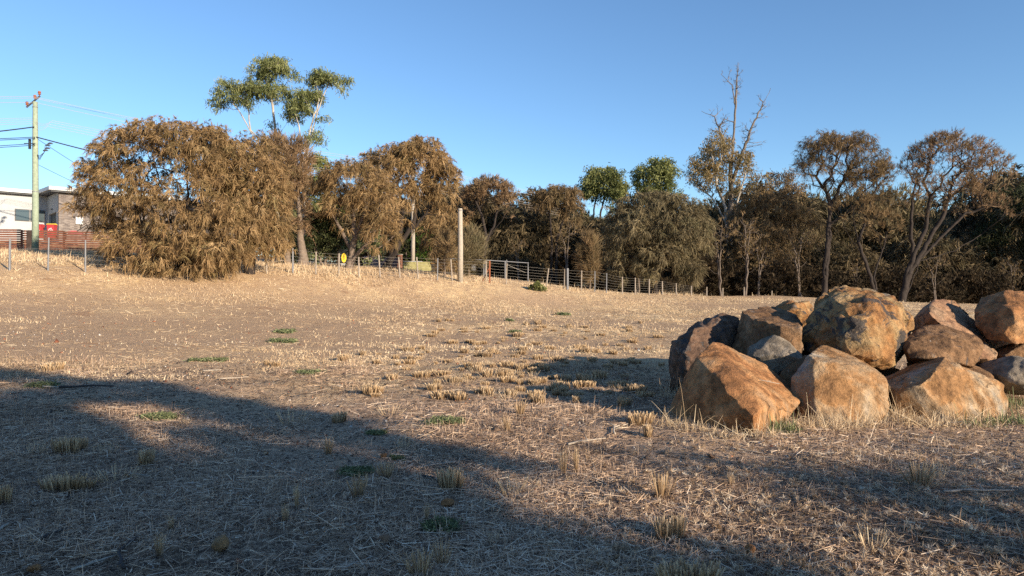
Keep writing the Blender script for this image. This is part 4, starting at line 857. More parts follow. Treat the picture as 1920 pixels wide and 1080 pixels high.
# red box and dark lid thing behind the slat fence
r = empty('red_trailer', P(142, 437, 47.2), .5, label='low red trailer tub behind the slat fence by the brick wall', cat='trailer')
m_ = MB(); m_.box((0, 0, .0), (.85, 1.0, .16)); m_.build('tub', mRedD, r)
m_ = MB(); m_.box((-.1, -.1, .11), (.4, .3, .06)); m_.build('load', mRed, r)
m_ = MB(); m_.tube([(.1, -.3, .12), (.65, -.3, .55)], .03, 6); m_.tube([(.65, -.3, .55), (.75, .2, .3)], .03, 6); m_.build('bar', mBlk, r)
for sx in (-.55, .55):
    m_ = MB(); m_.tube([(sx, 0, -.22), (sx*1.15, 0, -.22)], .25, 12); m_.build('wheel', mBlk, r)

# power poles with cross arms and wires
def power_pole(label, px, Y, ztop, r0, r1, mat, arm=True):
    x = PX(px, Y); zb = gz1(x, Y)-.1; root = empty('power_pole', (x, Y, zb), 0, label=label, cat='power pole')
    m_ = MB(); H_z = ztop-zb; m_.tube([(0, 0, 0), (.02, 0, H_z*.3), (0, .01, H_z*.65), (0, 0, H_z)], [r0, r0*.93, (r0+r1)/2, r1], 14); m_.build('pole', mat, root, smooth=True)
    for zz in (H_z-.35, H_z-3.3, H_z*.4):
        m_ = MB(); m_.tube([(0, 0, zz), (0, 0, zz+.04)], r0*1.02 if zz < H_z/2 else r1*1.12, 14); m_.build('band', mGal, root)
    if arm:
        d = np.array([.35, .94, 0]); c_ = np.array([-.16, -.15, H_z+.05])
        a_ = c_-np.array([.42, -.2, .38]); b_ = c_+np.array([.22, .5, .42])
        m_ = MB(); m_.tube([a_, b_], .055, 6); m_.build('cross_arm', mFascia, root)
        for t in (.05, .62, .95):
            q_ = a_+(b_-a_)*t; m_ = MB(); m_.tube([q_, q_+np.array([0, 0, .1]), q_+np.array([0, 0, .12]), q_+np.array([0, 0, .2]), q_+np.array([0, 0, .22]), q_+np.array([0, 0, .32])], [.03, .03, .09, .06, .1, .07], 10); m_.build('insulator', mRust, root)
        m_ = MB(); m_.tube([(-.16, -.25, H_z-2.95), (-.16, -.25, H_z-2.35)], .075, 8); m_.tube([(-.5, -.25, H_z-2.62), (.1, -.25, H_z-2.62)], .03, 5); m_.build('fuse_bracket', mBlk, root)
        for k, (dx, dz) in enumerate([(.95, -2.55), (.80, -2.66), (.78, -2.85), (.66, -2.98)]):
            m_ = MB(); m_.tube([(dx-.18, 0, H_z+dz-.02), (dx-.08, 0, H_z+dz), (dx+.05, 0, H_z+dz), (dx+.14, 0, H_z+dz-.03)], [.02, .06, .055, .02], 7); m_.build('clamp', mFascia, root)
            m_ = MB(); m_.tube([(.05, 0, H_z-3.2), (.35, -.1, H_z-3.35-.08*k), (.6, -.05, H_z-3.1), (dx-.18, 0, H_z+dz)], .016, 5); m_.build('drop_lead', mBlk, root)
    return root, np.array([x, Y, zb]), ztop
P1, p1, zt1 = power_pole('tall greenish timber power pole on the bank by the house', 66, 42, P(66,191,42)[2], .19, .135, mPole)
P2, p2, zt2 = power_pole('pale power pole half hidden behind the large she-oak', 774, 56, 12.4, .17, .13, mPoleG, arm=False)
mPW = simple('pale_wire', (.42, .37, .36), .6, .05, 5); mBW = simple('black_cable', (.03, .035, .05), .6, .1, 5)
def wire(label, pts, r, mat, sag=.3, group='overhead wires'):
    pts = [np.array(p, float) for p in pts]; full = []
    for a_, b_ in zip(pts[:-1], pts[1:]):
        for i in range(17):
            t = i/16; q_ = a_+(b_-a_)*t; q_[2] -= sag*4*t*(1-t)
            if not (full and i == 0): full.append(q_)
    m_ = MB(); o_ = full[0]; m_.tube([f-o_ for f in full], r, 4); return m_.build('overhead_wire', mat, None, o_, label=label, cat='wire', group=group)
def far_end(px, py, Y): return P(px, py, Y)
for i, (yl, yp, ym, yr) in enumerate([(172, 181, 308, 381), (176, 184, 312, 386), (185, 192, 318, 392)]):
    wire(['uppermost', 'second highest', 'third highest'][i]+' thin pale wire at the top of the greenish pole', [P(-900, yl-60, 22), P(62+i*2, yp, 41.8+.2*i), P(774, ym, 56), P(1420, 440, 92)], .0095, mPW, .35)
for i, (yl, yp, ym) in enumerate([(217, 221, 338), (221, 224, 342), (224, 228, 347), (228, 232, 352)]):
    wire(['top', 'second', 'third', 'lowest'][i]+' of four pale wires ending at the clamps right of the greenish pole', [P(-900, yl-30, 22), P(60, yp, 41.9), P(98-i*3, yp+5, 42), P(774, ym, 56), P(1420, 452+i*3, 92)], .0085, mPW, .3)
wire('black sagging service cable running left from the pole', [P(-500, 265, 30), P(64, 238, 41.8)], .035, mBW, .3)
wire('upper of two close dark phone cables left of the pole', [P(-700, 240, 26), P(66, 257, 41.8)], .020, mBW, .3); wire('lower of two close dark phone cables left of the pole', [P(-700, 245, 26), P(66, 259.5, 41.8)], .020, mBW, .3)
wire('lower dark phone cable left of the pole', [P(-700, 268, 26), P(66, 269, 41.8)], .018, mBW, .3)
wire('lowest dark phone cable left of the pole', [P(-700, 272, 26), P(66, 272, 41.8)], .018, mBW, .3)
wire('dark cable from the pole dropping behind the she-oak dome', [P(68, 257, 41.9), P(774, 400, 56)], .035, mBW, .5)
wire('thin steep service line from the pole to the house roof', [P(68, 259, 42), P(260, 374, 55)], .016, mBW, .15)
wire('thinnest low line from the pole to the brick wall', [P(70, 308, 42), P(250, 390, 54)], .014, mBW, .1)

# tall cut-off timber pole
x, Yp = PX(863, 38.2), 38.2; zb = gz1(x, Yp)-.1; r = empty('timber_post', (x, Yp, zb), label='tall cut off pale timber pole standing in the fence line', cat='pole')
hh = P(863, 391, Yp)[2]-zb; m_ = MB(); m_.tube([(0, 0, 0), (.01, 0, hh*.5), (-.01, 0, hh-.02), (-.01, 0, hh)], [.165, .145, .13, .12], 14); m_.build('pole', mPoleG, r, smooth=True)
for zz in (hh-.12, hh*.32): m_ = MB(); m_.tube([(0, 0, zz), (0, 0, zz+.035)], .152, 14); m_.build('band', mGal, r)

# wire fence along the paddock
wf = empty('wire_fence', (0, 0, 0), label='post and wire farm fence running along the top of the dry slope', cat='fence')
tops = []
rq = np.random.default_rng(5)
for i, (px, yt, yb) in enumerate(POSTPX):
    Yf = fenceY(px); X = PX(px, Yf); z = gz1(X, Yf); top = P(px, yt, Yf)[2]; lean = rq.normal(0, .02)
    if px in (750, 713, 784, 848): lean = .07
    if px in (1024,): lean = -.13
    if px > 1200: top = max(top, z+.45+.1*(i % 3))
    m_ = MB(); r_ = .035 if px in (90, 160, 820, 1137, 1115) else .045
    m_.tube([(X, Yf, z-.1), (X-lean*(top-z)*.5, Yf, (z+top)/2), (X-lean*(top-z), Yf, top)], [r_, r_*.95, r_*.85], 6)
    m_.build('post', mGal if r_ < .04 or px in (18, 549) else mGalD, wf); tops.append((X-lean*(top-z), Yf, z, top))
for extra in ((1064, 503, 546, .07),):
    px, yt, yb, r_ = extra; Yf = fenceY(px)-.2; X = PX(px, Yf); z = gz1(X, Yf); m_ = MB(); m_.tube([(X, Yf, z-.1), (X, Yf, P(px, yt, Yf)[2])], r_, 10); m_.build('post', mGal, wf, label='thick galvanised strainer post')
px = 918; Yf = fenceY(px); X = PX(px, Yf); m_ = MB(); m_.tube([(X, Yf, gz1(X, Yf)-.1), (X, Yf, P(px, 489, Yf)[2])], .045, 8); m_.tube([(X-.4, Yf, gz1(X, Yf)+.1), (X, Yf, P(px, 500, Yf)[2])], .025, 6); m_.build('post', mRust, wf, label='rusty red post with brace')
for k in range(7):
    m_ = MB()
    for a_, b_ in zip(tops[:26], tops[1:27]):
        f = (.12, .26, .40, .54, .68, .82, .96)[k]
        pa = np.array([a_[0], a_[1], a_[2]+(a_[3]-a_[2])*f]); pb_ = np.array([b_[0], b_[1], b_[2]+(b_[3]-b_[2])*f]); mid = (pa+pb_)/2; mid[2] -= .02
        if k in (5, 6) and a_[0] < -12: continue
        m_.tube([pa, mid, pb_], .0022 if a_[0] < -3 else .003, 3, False)
    m_.build('wire', mWire, wf)
# steel pipe rail beyond the fence
pr = empty('pipe_gate', (0, 0, 0), label='blue grey steel pipe rail frame beyond the wire fence', cat='gate')
ra = P(820, 484, 44); rb = P(990, 493, 47)
m_ = MB(); m_.tube([ra, P(907, 487.5, 45.5), rb], .028, 8); m_.build('top_rail', mGal, pr)
for px, Yq, yt in ((907, 45.5, 487), (910, 45.5, 487), (947, 46.2, 489), (950, 46.2, 487), (990, 47, 492)):
    X = PX(px, Yq); m_ = MB(); m_.tube([(X, Yq, gz1(X, Yq)-.1), (X, Yq, P(px, yt, Yq)[2])], .04 if px in (907, 947, 990) else .028, 8); m_.build('post', mGal, pr)
m_ = MB(); m_.tube([P(950, 496, 46.2), P(985, 511, 47)], .015, 5); m_.build('stay_wire', mWire, pr)
m_ = MB(); m_.box(P(888, 501, 45), (.28, .06, .40)); tag(m_.build('metal_box', mGal, pr), label='grey metal box on the rail')
# oval sign
sg = empty('sign_board', P(645, 500, 48), .05, label='black estate sign board with a yellow oval among the trees', cat='sign')
m_ = MB(); m_.box((-.0, 0, .62), (.78, .05, 1.15)); m_.build('board', mBlk, sg)
for sx in (-.42, .42): m_ = MB(); m_.box((sx, .01, .5), (.06, .07, 1.5)); m_.build('post', mSlatPost, sg)
m_ = MB(); n = 28
v = [(-.0+.17*math.cos(2*math.pi*i/n), -.034, .62+.33*math.sin(2*math.pi*i/n)) for i in range(n)]; v += [(a_, -.026, c_) for a_, b_, c_ in v]
m_.add(v, [tuple(range(n))[::-1]]+[(i, (i+1) % n, n+(i+1) % n, n+i) for i in range(n)]); m_.build('oval', mYel, sg)
m_ = MB()
for (cx_, cz_, ww, hh_) in [(0, .80, .03, .12), (-.05, .72, .03, .1), (.04, .70, .05, .03), (-.02, .64, .14, .03), (0, .57, .18, .03), (-.03, .50, .10, .03)]: m_.box((cx_, -.038, cz_), (ww, .006, hh_))
m_.build('emblem', mRust, sg)
m_ = MB()
for (cz_, ww) in [(.20, .5), (.12, .44)]: m_.box((0, -.03, cz_), (ww, .006, .03))
m_.build('lettering', mPrint, sg)
# second small sign board next to it (white marks)
s2 = empty('notice_board', P(652, 500, 48.4), 0, label='narrow dark notice board with pale marks beside the oval sign', cat='sign')
m_ = MB(); m_.box((.22, 0, .62), (.32, .04, 1.2)); m_.build('board', mBlk, s2)
m_ = MB()
for k in range(5): m_.box((.22+.02*(k % 2), -.024, .25+k*.2), (.16, .006, .07))
m_.build('pale_marks', mPrint, s2)
# paling fence, brick pier, low olive wall
mPal = simple('mauve_paling', (.30, .20, .19), .85, .2, 6)
pf = empty('paling_fence', (PX(683, 56), 56, gz1(PX(683, 56), 56)), 0, label='mauve timber paling fence panel left of the brick pier', cat='fence')
for k in range(30):
    X = k*.098
    zb_ = gz1(PX(683, 56)+X, 56)-pf.location.z; hgt = P(700, 480, 56)[2]-pf.location.z-zb_-.02*k*.3
    m_ = MB(); m_.box((X, .01*(k % 2), zb_+hgt/2-.1), (.09, .02, hgt+.2)); m_.build('paling', mPal, pf)
mBr2 = simple('red_brown_brick', (.25, .11, .07), .9, .2, 12)
bp = empty('brick_pier', (PX(750, 55.5), 55.5, gz1(PX(750, 55.5), 55.5)-.1), 0, label='slim red brick gate pier beside the paling fence', cat='pier')
hp = P(750, 478, 55.5)[2]-bp.location.z
me_b = None
for k in range(int(hp/.09)):
    for s_ in (0, 1):
        o_ = .0 if k % 2 else 0
        if me_b is None:
            m_ = MB(); m_.box((0, 0, 0), (.165, .34, .076)); me_b = m_.mesh('brick')
        b_ = link('brick', me_b, mBr2, bp, ((-.0875+.175*s_), .01*(k % 2), .05+k*.09))
m_ = MB(); m_.box((0, 0, hp/2-.02), (.31, .30, hp-.06)); m_.build('mortar_core', mPoleG, bp)
m_ = MB(); m_.box((0, 0, hp+.03), (.42, .42, .06)); m_.build('cap', mPoleG, bp)
mOl = simple('olive_wall', (.30, .28, .13), .85, .2, 4)
lw = empty('low_wall', (PX(757, 54), 54, gz1(PX(757, 54), 54)-.1), 0, label='low olive green wall with white capping by the pale pole', cat='wall')
zt_ = P(760, 491, 54)[2]-lw.location.z; m_ = MB(); m_.box((1.12, 0, zt_/2), (2.3, .15, zt_)); m_.build('wall_panel', mOl, lw); m_ = MB(); m_.box((.7, 0, zt_+.025), (1.5, .22, .05)); m_.build('capping', mWhite, lw)
tg = empty('trailing_hose_post', P(1229, 553, 49.6), 0, label='stout dark stump with orange tag in front of the olive mound', cat='stump')
m_ = MB(); m_.tube([(0, 0, -.2), (.02, 0, .6), (0, 0, 1.3)], [.20, .17, .15], 10); m_.build('stump', mBarkD, tg); m_ = MB(); m_.tube([(-.02, -.165, .98), (-.02, -.185, .98)], .07, 10); m_.build('tag', mOra, tg)
tg.name = 'tree_stump'
# ---------------------------------------------------------------- ground cover
def scatter_px(n, px0, px1, py0, py1, rng, powr=1.0):
    """ground points evenly spread over a part of the view (denser near by)"""
    px = rng.uniform(px0, px1, n); py = py0+(py1-py0)*rng.random(n)**powr
    Yv = 1.5*FPX/(py-540.0)
    return np.stack([(px-CX)/FPX*Yv, Yv], 1)
def ring(n, Y0, Y1, rng, gam=2.0, wide=.86):
    """points with density ~ 1/Y^gam inside the view wedge"""
    e = 2-gam
    t = rng.random(n)
    if abs(e) < 1e-6: Yv = Y0*(Y1/Y0)**t
    else: Yv = (Y0**e+(Y1**e-Y0**e)*t)**(1/e)
    return np.stack([rng.uniform(-wide, wide, n)*Yv, Yv], 1)
ROCK_C = []
def cover(name, label, pts, rng, L, w, mat, lie=.9, k=1, lift=.01, kind='stuff', tintm=.5, tints=.2, droop=None, taper=.5, scaleY=True, cat='grass'):
    n = len(pts); z = gz(pts[:, 0], pts[:, 1])
    a = rng.uniform(0, 2*math.pi, n); e = np.clip(rng.normal(0, 1, n)*(1-lie)*.9+(.04 if lie > .5 else 1.0), -.1 if lie > .5 else .3, 1.45)
    D = np.stack([np.cos(a)*np.cos(e), np.sin(a)*np.cos(e), np.sin(e)], 1)
    s = np.clip(pts[:, 1]/7, .75, 4.5)**.62 if scaleY else 1
    LL = L*rng.lognormal(0, .45, n)*s; ww = w*rng.uniform(.6, 1.5, n)*s
    O = np.stack([pts[:, 0], pts[:, 1], z+rng.random(n)*lift], 1)
    if lie > .5: O -= D*(LL*.5)[:, None]; O[:, 2] += np.abs(D[:, 2])*LL*.5
    side = np.tile(np.array([[0, 0, 1.]]), (n, 1))+rng.normal(size=(n, 3))*.55 if lie > .5 else rng.normal(size=(n, 3))
    dr = np.full(n, 0.0) if droop is None else rng.uniform(0, droop, n)
    V, F, vp = strips(O, D, LL, ww, dr, k, taper, side)
    big = fbm(pts[:, 0], pts[:, 1], 2.2, 3, 31)-.5
    t = np.clip(tintm+rng.normal(0, tints, n)+big*.5, 0, 1)
    return link(name, mesh_np(name, V, F, np.repeat(t, vp)), mat, None, None, label=label, cat=cat, kind=kind)
rg = np.random.default_rng(99)
# bare track across the field keeps less straw
def thin(pts, rng, bare=.35):
    m_ = fbm(pts[:, 0], pts[:, 1], 1.6, 3, 5); return pts[rng.random(len(pts)) < np.clip((m_-bare)*6+.1, .05, 1)]
pts = thin(ring(120000, 3.0, 13, rg, 2.0), rg, .38)
cover('straw_litter', 'loose dry straw and chaff lying over the near ground', pts, rg, .075, .0058, mStrN, .84, 1, .022, tintm=.42, tints=.28)
pts = thin(ring(6000, 3.0, 12, rg, 2.0), rg, .3)
cover('long_straw', 'longer pale straw stalks lying on the near ground', pts, rg, .20, .0048, mStrN, .93, 2, .03, tintm=.6, tints=.15, droop=.15)
pts = thin(ring(90000, 3.2, 14, rg, 1.9), rg, .42)
cover('dry_grass', 'short dry grass standing over the near ground', pts, rg, .045, .0045, mStrN, .3, 1, .0, tintm=.42, tints=.2, taper=.3)
pts = ring(170000, 11, 47, rg, 1.55, .84); m_ = fbm(pts[:, 0]*.6, pts[:, 1], 2.4, 4, 15)-.22*bare_at(pts[:, 0], pts[:, 1])+.5*(fbm(pts[:, 0]*.7, pts[:, 1], .55, 2, 77)-.5)
pts = pts[rg.random(len(pts)) < np.clip((m_-.40)*6, .07, 1)]
cover('field_grass', 'short bleached grass covering the sunny field', pts, rg, .024, .007, mStr, .3, 1, .0, tintm=.62, tints=.17, taper=.35)
pts = thin(ring(105000, 10, 44, rg, 1.5, .84), rg, .36); pts = pts[rg.random(len(pts)) > .75*bare_at(pts[:, 0], pts[:, 1])]
cover('field_straw', 'flattened straw over the sunny field', pts, rg, .07, .0048, mStr, .86, 1, .012, tintm=.62, tints=.2)
# taller dry grass along the fence line
fx = rg.uniform(20, 1500, 9000); fy_ = fenceY(fx)+rg.normal(.6, .8, 9000); pts = np.stack([PX(fx, fy_), fy_], 1)
pts = pts[fbm(pts[:, 0], pts[:, 1], 1.3, 2, 8) > .47]
cover('fence_grass', 'taller bleached grass along the foot of the fence', pts, rg, .07, .008, mStr, .3, 2, .0, tintm=.6, tints=.2, droop=.3, taper=.3)
# bank beyond the fence, left
bx = rg.uniform(-32, -6, 16000); by = rg.uniform(0, 1, 16000)*12+30+.3*(bx+20); pts = np.stack([bx, by], 1)
cover('bank_grass', 'bleached grass on the bank between fence and houses', pts, rg, .05, .009, mStr, .3, 1, .0, tintm=.55, tints=.2, taper=.3)
# grass and weeds at the foot of the boulders
fr = []
for (px, py, n, sp) in [(1430,812,260,16),(1460,800,260,20),(1510,795,420,28),(1560,795,420,28),(1610,792,380,26),(1670,780,360,18),(1690,785,260,18),(1740,790,330,24),(1800,790,330,24),(1860,785,260,22),(1905,770,260,24),(1300,800,160,26),(1260,740,200,12),(1258,790,120,14),(1360,815,140,20)]:
    c0 = on_ground(px, py+6); fr.append(c0[:2]+rg.normal(size=(n, 2))*np.array([sp*c0[1]/FPX, .09]))
pts = np.concatenate(fr)
cover('boulder_foot_grass', 'long dry grass tangled along the foot of the boulders', pts, rg, .14, .0048, mStr, .42, 3, .0, tintm=.55, tints=.22, droop=.8, taper=.25)
gp = [];
for (px, py, n, sp) in [(1465,806,420,14),(1690,752,60,7),(1885,790,200,22),(1905,760,260,16),(1668,770,120,8),(1840,795,90,20)]:
    c0 = on_ground(px, py+4); gp.append(c0[:2]+rg.normal(size=(n, 2))*np.array([sp*c0[1]/FPX, .07]))
cover('green_foot_weeds', 'green weeds sprouting at the foot of the boulders', np.concatenate(gp), rg, .07, .010, mWeed, .3, 1, .0, tintm=.6, tints=.25)
# fluffy dried thistle heads, lower right
def fluffs(n, name, label):
    C = []
    while len(C) < n:
        px = rg.uniform(1000, 1960); py = rg.uniform(780, 1090)
        if rg.random() > np.clip((px-1000)/350, .08, 1)*np.clip((py-770)/40, 0, 1): continue
        Yv = 1.5*FPX/(py-540); C.append(((px-CX)/FPX*Yv, Yv))
    C = np.array(C); z = gz(C[:, 0], C[:, 1]); rad = rg.uniform(.014, .04, n); ns = 22
    si = np.repeat(np.arange(n), ns); m = len(si); D = unit(rg.normal(size=(m, 3))*np.array([1, 1, .8])+np.array([0, 0, .25]))
    O = np.stack([C[:, 0], C[:, 1], z+rad*.7], 1)[si]
    V, F, vp = strips(O, D, rad[si]*rg.uniform(.6, 1.3, m), np.full(m, .0055), np.zeros(m), 1, .4, rg.normal(size=(m, 3)))
    t = np.clip(np.repeat(rg.normal(.42, .25, n), ns)+rg.normal(0, .1, m), 0, 1)
    link(name, mesh_np(name, V, F, np.repeat(t, vp)), mFluff, None, None, label=label, cat='thistle down', kind='stuff')
fluffs(1700, 'thistle_heads', 'dried fluffy thistle heads strewn over the lower right ground')
# tiny debris: clods, red grit, white chips
def grit(n, name, label, size, mats, Y1=14, gam=2.0):
    pts = ring(n, 3.0, Y1, rg, gam); z = gz(pts[:, 0], pts[:, 1])
    tet = np.array([[1, 0, -.5], [-.5, .87, -.5], [-.5, -.87, -.5], [0, 0, 1]]); tf = np.array([[0, 2, 1], [0, 1, 3], [1, 2, 3], [2, 0, 3]])
    s = size*rg.lognormal(0, .5, n)*np.clip(pts[:, 1]/6, .8, 3)**.5
    V = tet[None]*(1+rg.normal(size=(n, 4, 3))*.25)*s[:, None, None]; V[:, :, 2] *= .6
    a = rg.uniform(0, 6.28, n); ca, sa = np.cos(a)[:, None], np.sin(a)[:, None]
    x_ = V[:, :, 0]*ca-V[:, :, 1]*sa; y_ = V[:, :, 0]*sa+V[:, :, 1]*ca; V[:, :, 0] = x_; V[:, :, 1] = y_
    V += np.stack([pts[:, 0], pts[:, 1], z+s*.15], 1)[:, None]
    F = (np.arange(n)*4)[:, None, None]+tf[None]
    link(name, mesh_np(name, V.reshape(-1, 3), F.reshape(-1, 3), np.repeat(rg.random(n), 4)), mats, None, None, label=label, cat='debris', kind='stuff')
mClod = leafmat('clods', [(0, (.05, .04, .035)), (.6, (.13, .09, .065)), (1, (.26, .19, .13))], None, 0)
mRedG = leafmat('red_grit', [(0, (.13, .05, .03)), (.6, (.28, .11, .06)), (1, (.42, .20, .11))], None, 0)
mChip = leafmat('white_chips', [(0, (.40, .36, .32)), (1, (.78, .75, .72))], None, 0)
grit(26000, 'soil_clods', 'dark soil clods and crumbs in the grass', .009, mClod)
grit(2600, 'red_grit', 'small red stone fragments scattered in the grass', .010, mRedG, 26, 1.7)
grit(1500, 'white_chips', 'small white wood chips scattered in the grass', .007, mChip, 18, 1.9)
# dark fine debris strips to break up the ground
pts = ring(48000, 3.0, 13, rg, 2.0)
mDarkL = leafmat('dark_litter', [(0, (.045, .034, .028)), (.6, (.13, .092, .07)), (1, (.24, .175, .13))], None, .1)
cover('dark_litter', 'dark decayed twigs and leaf litter on the near ground', pts, rg, .05, .006, mDarkL, .75, 1, .012, tintm=.4, tints=.2)

# stubble tufts: individuals sharing a few meshes
def tuft_mesh(seed, n, r, h, w, spread=.25, tall=1.0):
    q = np.random.default_rng(seed); a = q.uniform(0, 6.28, n); rr = r*np.sqrt(q.random(n))
    O = np.stack([rr*np.cos(a), rr*np.sin(a)*.7, np.zeros(n)-.01], 1)
    D = unit(np.stack([O[:, 0]/r*spread, O[:, 1]/r*spread, np.ones(n)], 1)+q.normal(size=(n, 3))*.10)
    hh = h*q.uniform(.65, 1.15, n); V, F, vp = strips(O, D, hh, w*q.uniform(.6, 1.4, n), np.zeros(n), 2, .75, q.normal(size=(n, 3)))
    t = np.clip(q.normal(.5, .2, n)[:, None]+np.linspace(-.38, .32, vp)[None], 0, 1)  # brown-dark bases, darkened further in colour for shadow gaps between blades
    return mesh_np('grass_tuft', V, F, t.ravel())
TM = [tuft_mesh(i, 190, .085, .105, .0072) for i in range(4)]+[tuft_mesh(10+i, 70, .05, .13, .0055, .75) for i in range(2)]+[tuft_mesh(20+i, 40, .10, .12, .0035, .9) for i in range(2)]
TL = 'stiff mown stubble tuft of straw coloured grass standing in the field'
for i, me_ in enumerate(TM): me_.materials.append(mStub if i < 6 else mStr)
TLAB = {(125,835): 'bushy pale stubble tuft in the upper left shade', (275,858): 'square clipped stubble tuft in the left shade', (118,906): 'wide low pale grass tuft at the far left, below the bushy one', (8,928): 'brown stubble tuft cut by the left frame edge',
 (545,780): 'thin sprawling dry grass tuft in the lit gap of the shade', (616,838): 'narrow bright stubble tuft standing in the sun strip', (300,1026): 'tall narrow brown tuft near the bottom left', (845,898): 'big straw stubble tuft left of the flat red brown stone',
 (672,914): 'thin upright stems in front of the dark weed clump', (950,797): 'single dark stubble clump right of the large weed mat', (1240,914): 'slim stubble tuft below the crooked pale twig', (1256,990): 'dense brown clipped tuft in the lower centre right',
 (1290,1075): 'wide straw tuft cut by the bottom edge right of centre', (1724,893): 'spiky stubble tuft on the right litter, below the tan boulder', (788,1062): 'pale stubble tuft at the bottom edge, centre left', (828,1042): 'greenish dry tuft at the bottom beside the pale one',
 (1215,808): 'small sunlit tuft at the left foot of the orange boulder', (1008,748): 'dark clipped tuft inside the boulder shadow tip', (1171,752): 'pale topped tuft in the boulder shadow', (1635,1010): 'wispy grey grass tuft in the lower right', (100,687): 'row of short stubble at the far left shadow edge', (735,706): 'rounded stubble tuft at the left front of the tuft field'}
def tuft(px, py, w_px, h_px, kind=None):
    p = on_ground(px, py+h_px*.45); k = p[1]/FPX; i = int(rg.integers(0, 4)) if kind is None else kind
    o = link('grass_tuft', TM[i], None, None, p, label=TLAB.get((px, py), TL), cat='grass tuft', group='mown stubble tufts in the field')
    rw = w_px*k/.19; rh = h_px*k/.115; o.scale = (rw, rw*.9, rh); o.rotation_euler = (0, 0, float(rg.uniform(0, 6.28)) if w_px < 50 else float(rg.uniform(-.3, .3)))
for t in [(125,835,55,32),(152,832,26,26),(275,858,34,32),(118,906,70,34),(150,908,50,22),(8,928,24,38),(545,780,50,30,6),(636,782,36,20),(616,838,20,30,4),(757,830,28,28,6),(300,1026,18,44,4),(845,898,50,42),(724,884,36,28,4),
    (672,914,34,44,4),(950,797,18,28,4),(1056,868,18,40,5),(1240,914,42,48,4),(1256,990,58,48),(1290,1075,110,44),(1724,893,56,44,4),(1755,885,40,36,6),(788,1062,56,46,4),(828,1042,38,46,4),(1215,808,26,24),(1008,748,38,18),(1171,752,40,18),
    (1202,785,50,24),(1082,749,26,14),(975,766,30,26,4),(100,687,48,16),(500,680,16,12),(517,682,18,10),(735,706,26,12),(790,702,34,13),(820,716,22,13),(1165,720,26,14),(1045,735,30,12),(958,735,28,12),(1635,1010,70,40,6),(800,965,14,30,4),(925,1010,24,24,6),
    (556,936,14,44,5),(535,968,14,34,5),(960,910,60,36,6),(1080,866,16,44,5),(1160,720,40,14),(1210,740,34,14),(730,770,44,20,6),(555,925,14,26,6),(345,790,20,14,6),(320,985,14,28,5),(1370,902,16,24,4),(70,840,24,26,6),(200,840,28,22,6),(215,890,60,30,6)]:
    tuft(*t)
n_ = 0
while n_ < 225:
    px = rg.normal(985, 165); py = rg.uniform(598, 742)
    if not (640 < px < 1250): continue
    if px < 800 and py < 645: continue
    if rg.random() > .35+.65*(vnoise(np.array([px/60.]), np.array([py/14.]), 4)[0] > .45): continue
    s_ = (py-540)/160; wv = rg.uniform(12, 34)*s_**.8*1.05; tuft(px, py, wv, wv*rg.uniform(.34, .5), None if rg.random() < .8 else 6); n_ += 1
ft = sorted([o for o in bpy.data.objects if o.name.startswith('grass_tuft') and o['label'] == TL], key=lambda o: o.location.y)
for o in ft:
    px_ = CX+FPX*o.location.x/o.location.y; y_ = o.location.y
    o['label'] = ('small straw stubble tuft in the '+('near litter' if y_ < 8.5 else 'strip past the shade edge' if y_ < 13 else 'middle of the field' if y_ < 20 else 'far part of the field')+
                  (', left half' if px_ < 900 else ', around the centre' if px_ < 1080 else ', towards the boulders'))
# low green weed mats
def weed(label, px, py, w_px, h_px, seed):
    p = on_ground(px, py+h_px*.2); k = p[1]/FPX; q = np.random.default_rng(seed); W_ = w_px*k/2; Dp = min(W_*.7, h_px*k/2*p[1]/1.5*.8); n = int(1500*max(.4, min(1.8, w_px*h_px/1500)))
    cl = q.normal(size=(14, 2)).clip(-1.25, 1.25)*np.array([W_*.45, Dp*.45]); ci = q.integers(0, 14, n)
    O2 = cl[ci]+q.normal(size=(n, 2))*W_*.20; hgt = .05*W_/.25
    O = np.stack([O2[:, 0], O2[:, 1], gz(p[0]+O2[:, 0], p[1]+O2[:, 1])-p[2]+q.random(n)*min(.07, .22*W_)], 1)
    D = unit(q.normal(size=(n, 3))*np.array([1, 1, .5])+np.array([0, 0, .35])); sz = max(.018, .0022*p[1])
    V, F, vp = strips(O, D, sz*1.5*q.uniform(.6, 1.5, n), sz*.7*np.ones(n), q.uniform(0, .4, n), 1, .4, q.normal(size=(n, 3)))
    link('weed', mesh_np('weed', V, F, np.repeat(np.clip(q.normal(.5, .22, n), 0, 1), vp)), mWeed, None, p, label=label, cat='weed')
for i, t in enumerate([('dark green weed clump in the left shade edge', 300, 778, 75, 30), ('grey green weed mat on the sunny side left of centre', 375, 675, 45, 11), ('sunlit weed mat just right of the grey green mat', 407, 674, 40, 13), ('flat green weed mat in the middle of the field', 530, 638, 56, 13),
     ('thin weed strip beyond the middle mat', 534, 622, 40, 7), ('weed mat in full sun above the shadow edge', 580, 700, 58, 10), ('large sprawling dark weed mat in the centre shadow', 832, 790, 88, 24), ('small yellow green weed cushion beside the shadow', 704, 811, 44, 18),
     ('faint weed strip in the shade at the far left', 78, 722, 56, 8), ('dark weed clump behind the thin stubble stalks', 668, 883, 66, 26), ('pale weed mat near the bottom centre', 832, 984, 78, 26), ('tiny bright weed in the open field', 966, 622, 24, 9),
     ('small dull weed patch in the shade gap', 745, 860, 30, 8), ('distant weed spot on the field', 955, 601, 14, 5), ('distant flat weed right of centre', 1055, 590, 30, 5)]):
    weed(t[0], t[1], t[2], t[3], t[4], 200+i)
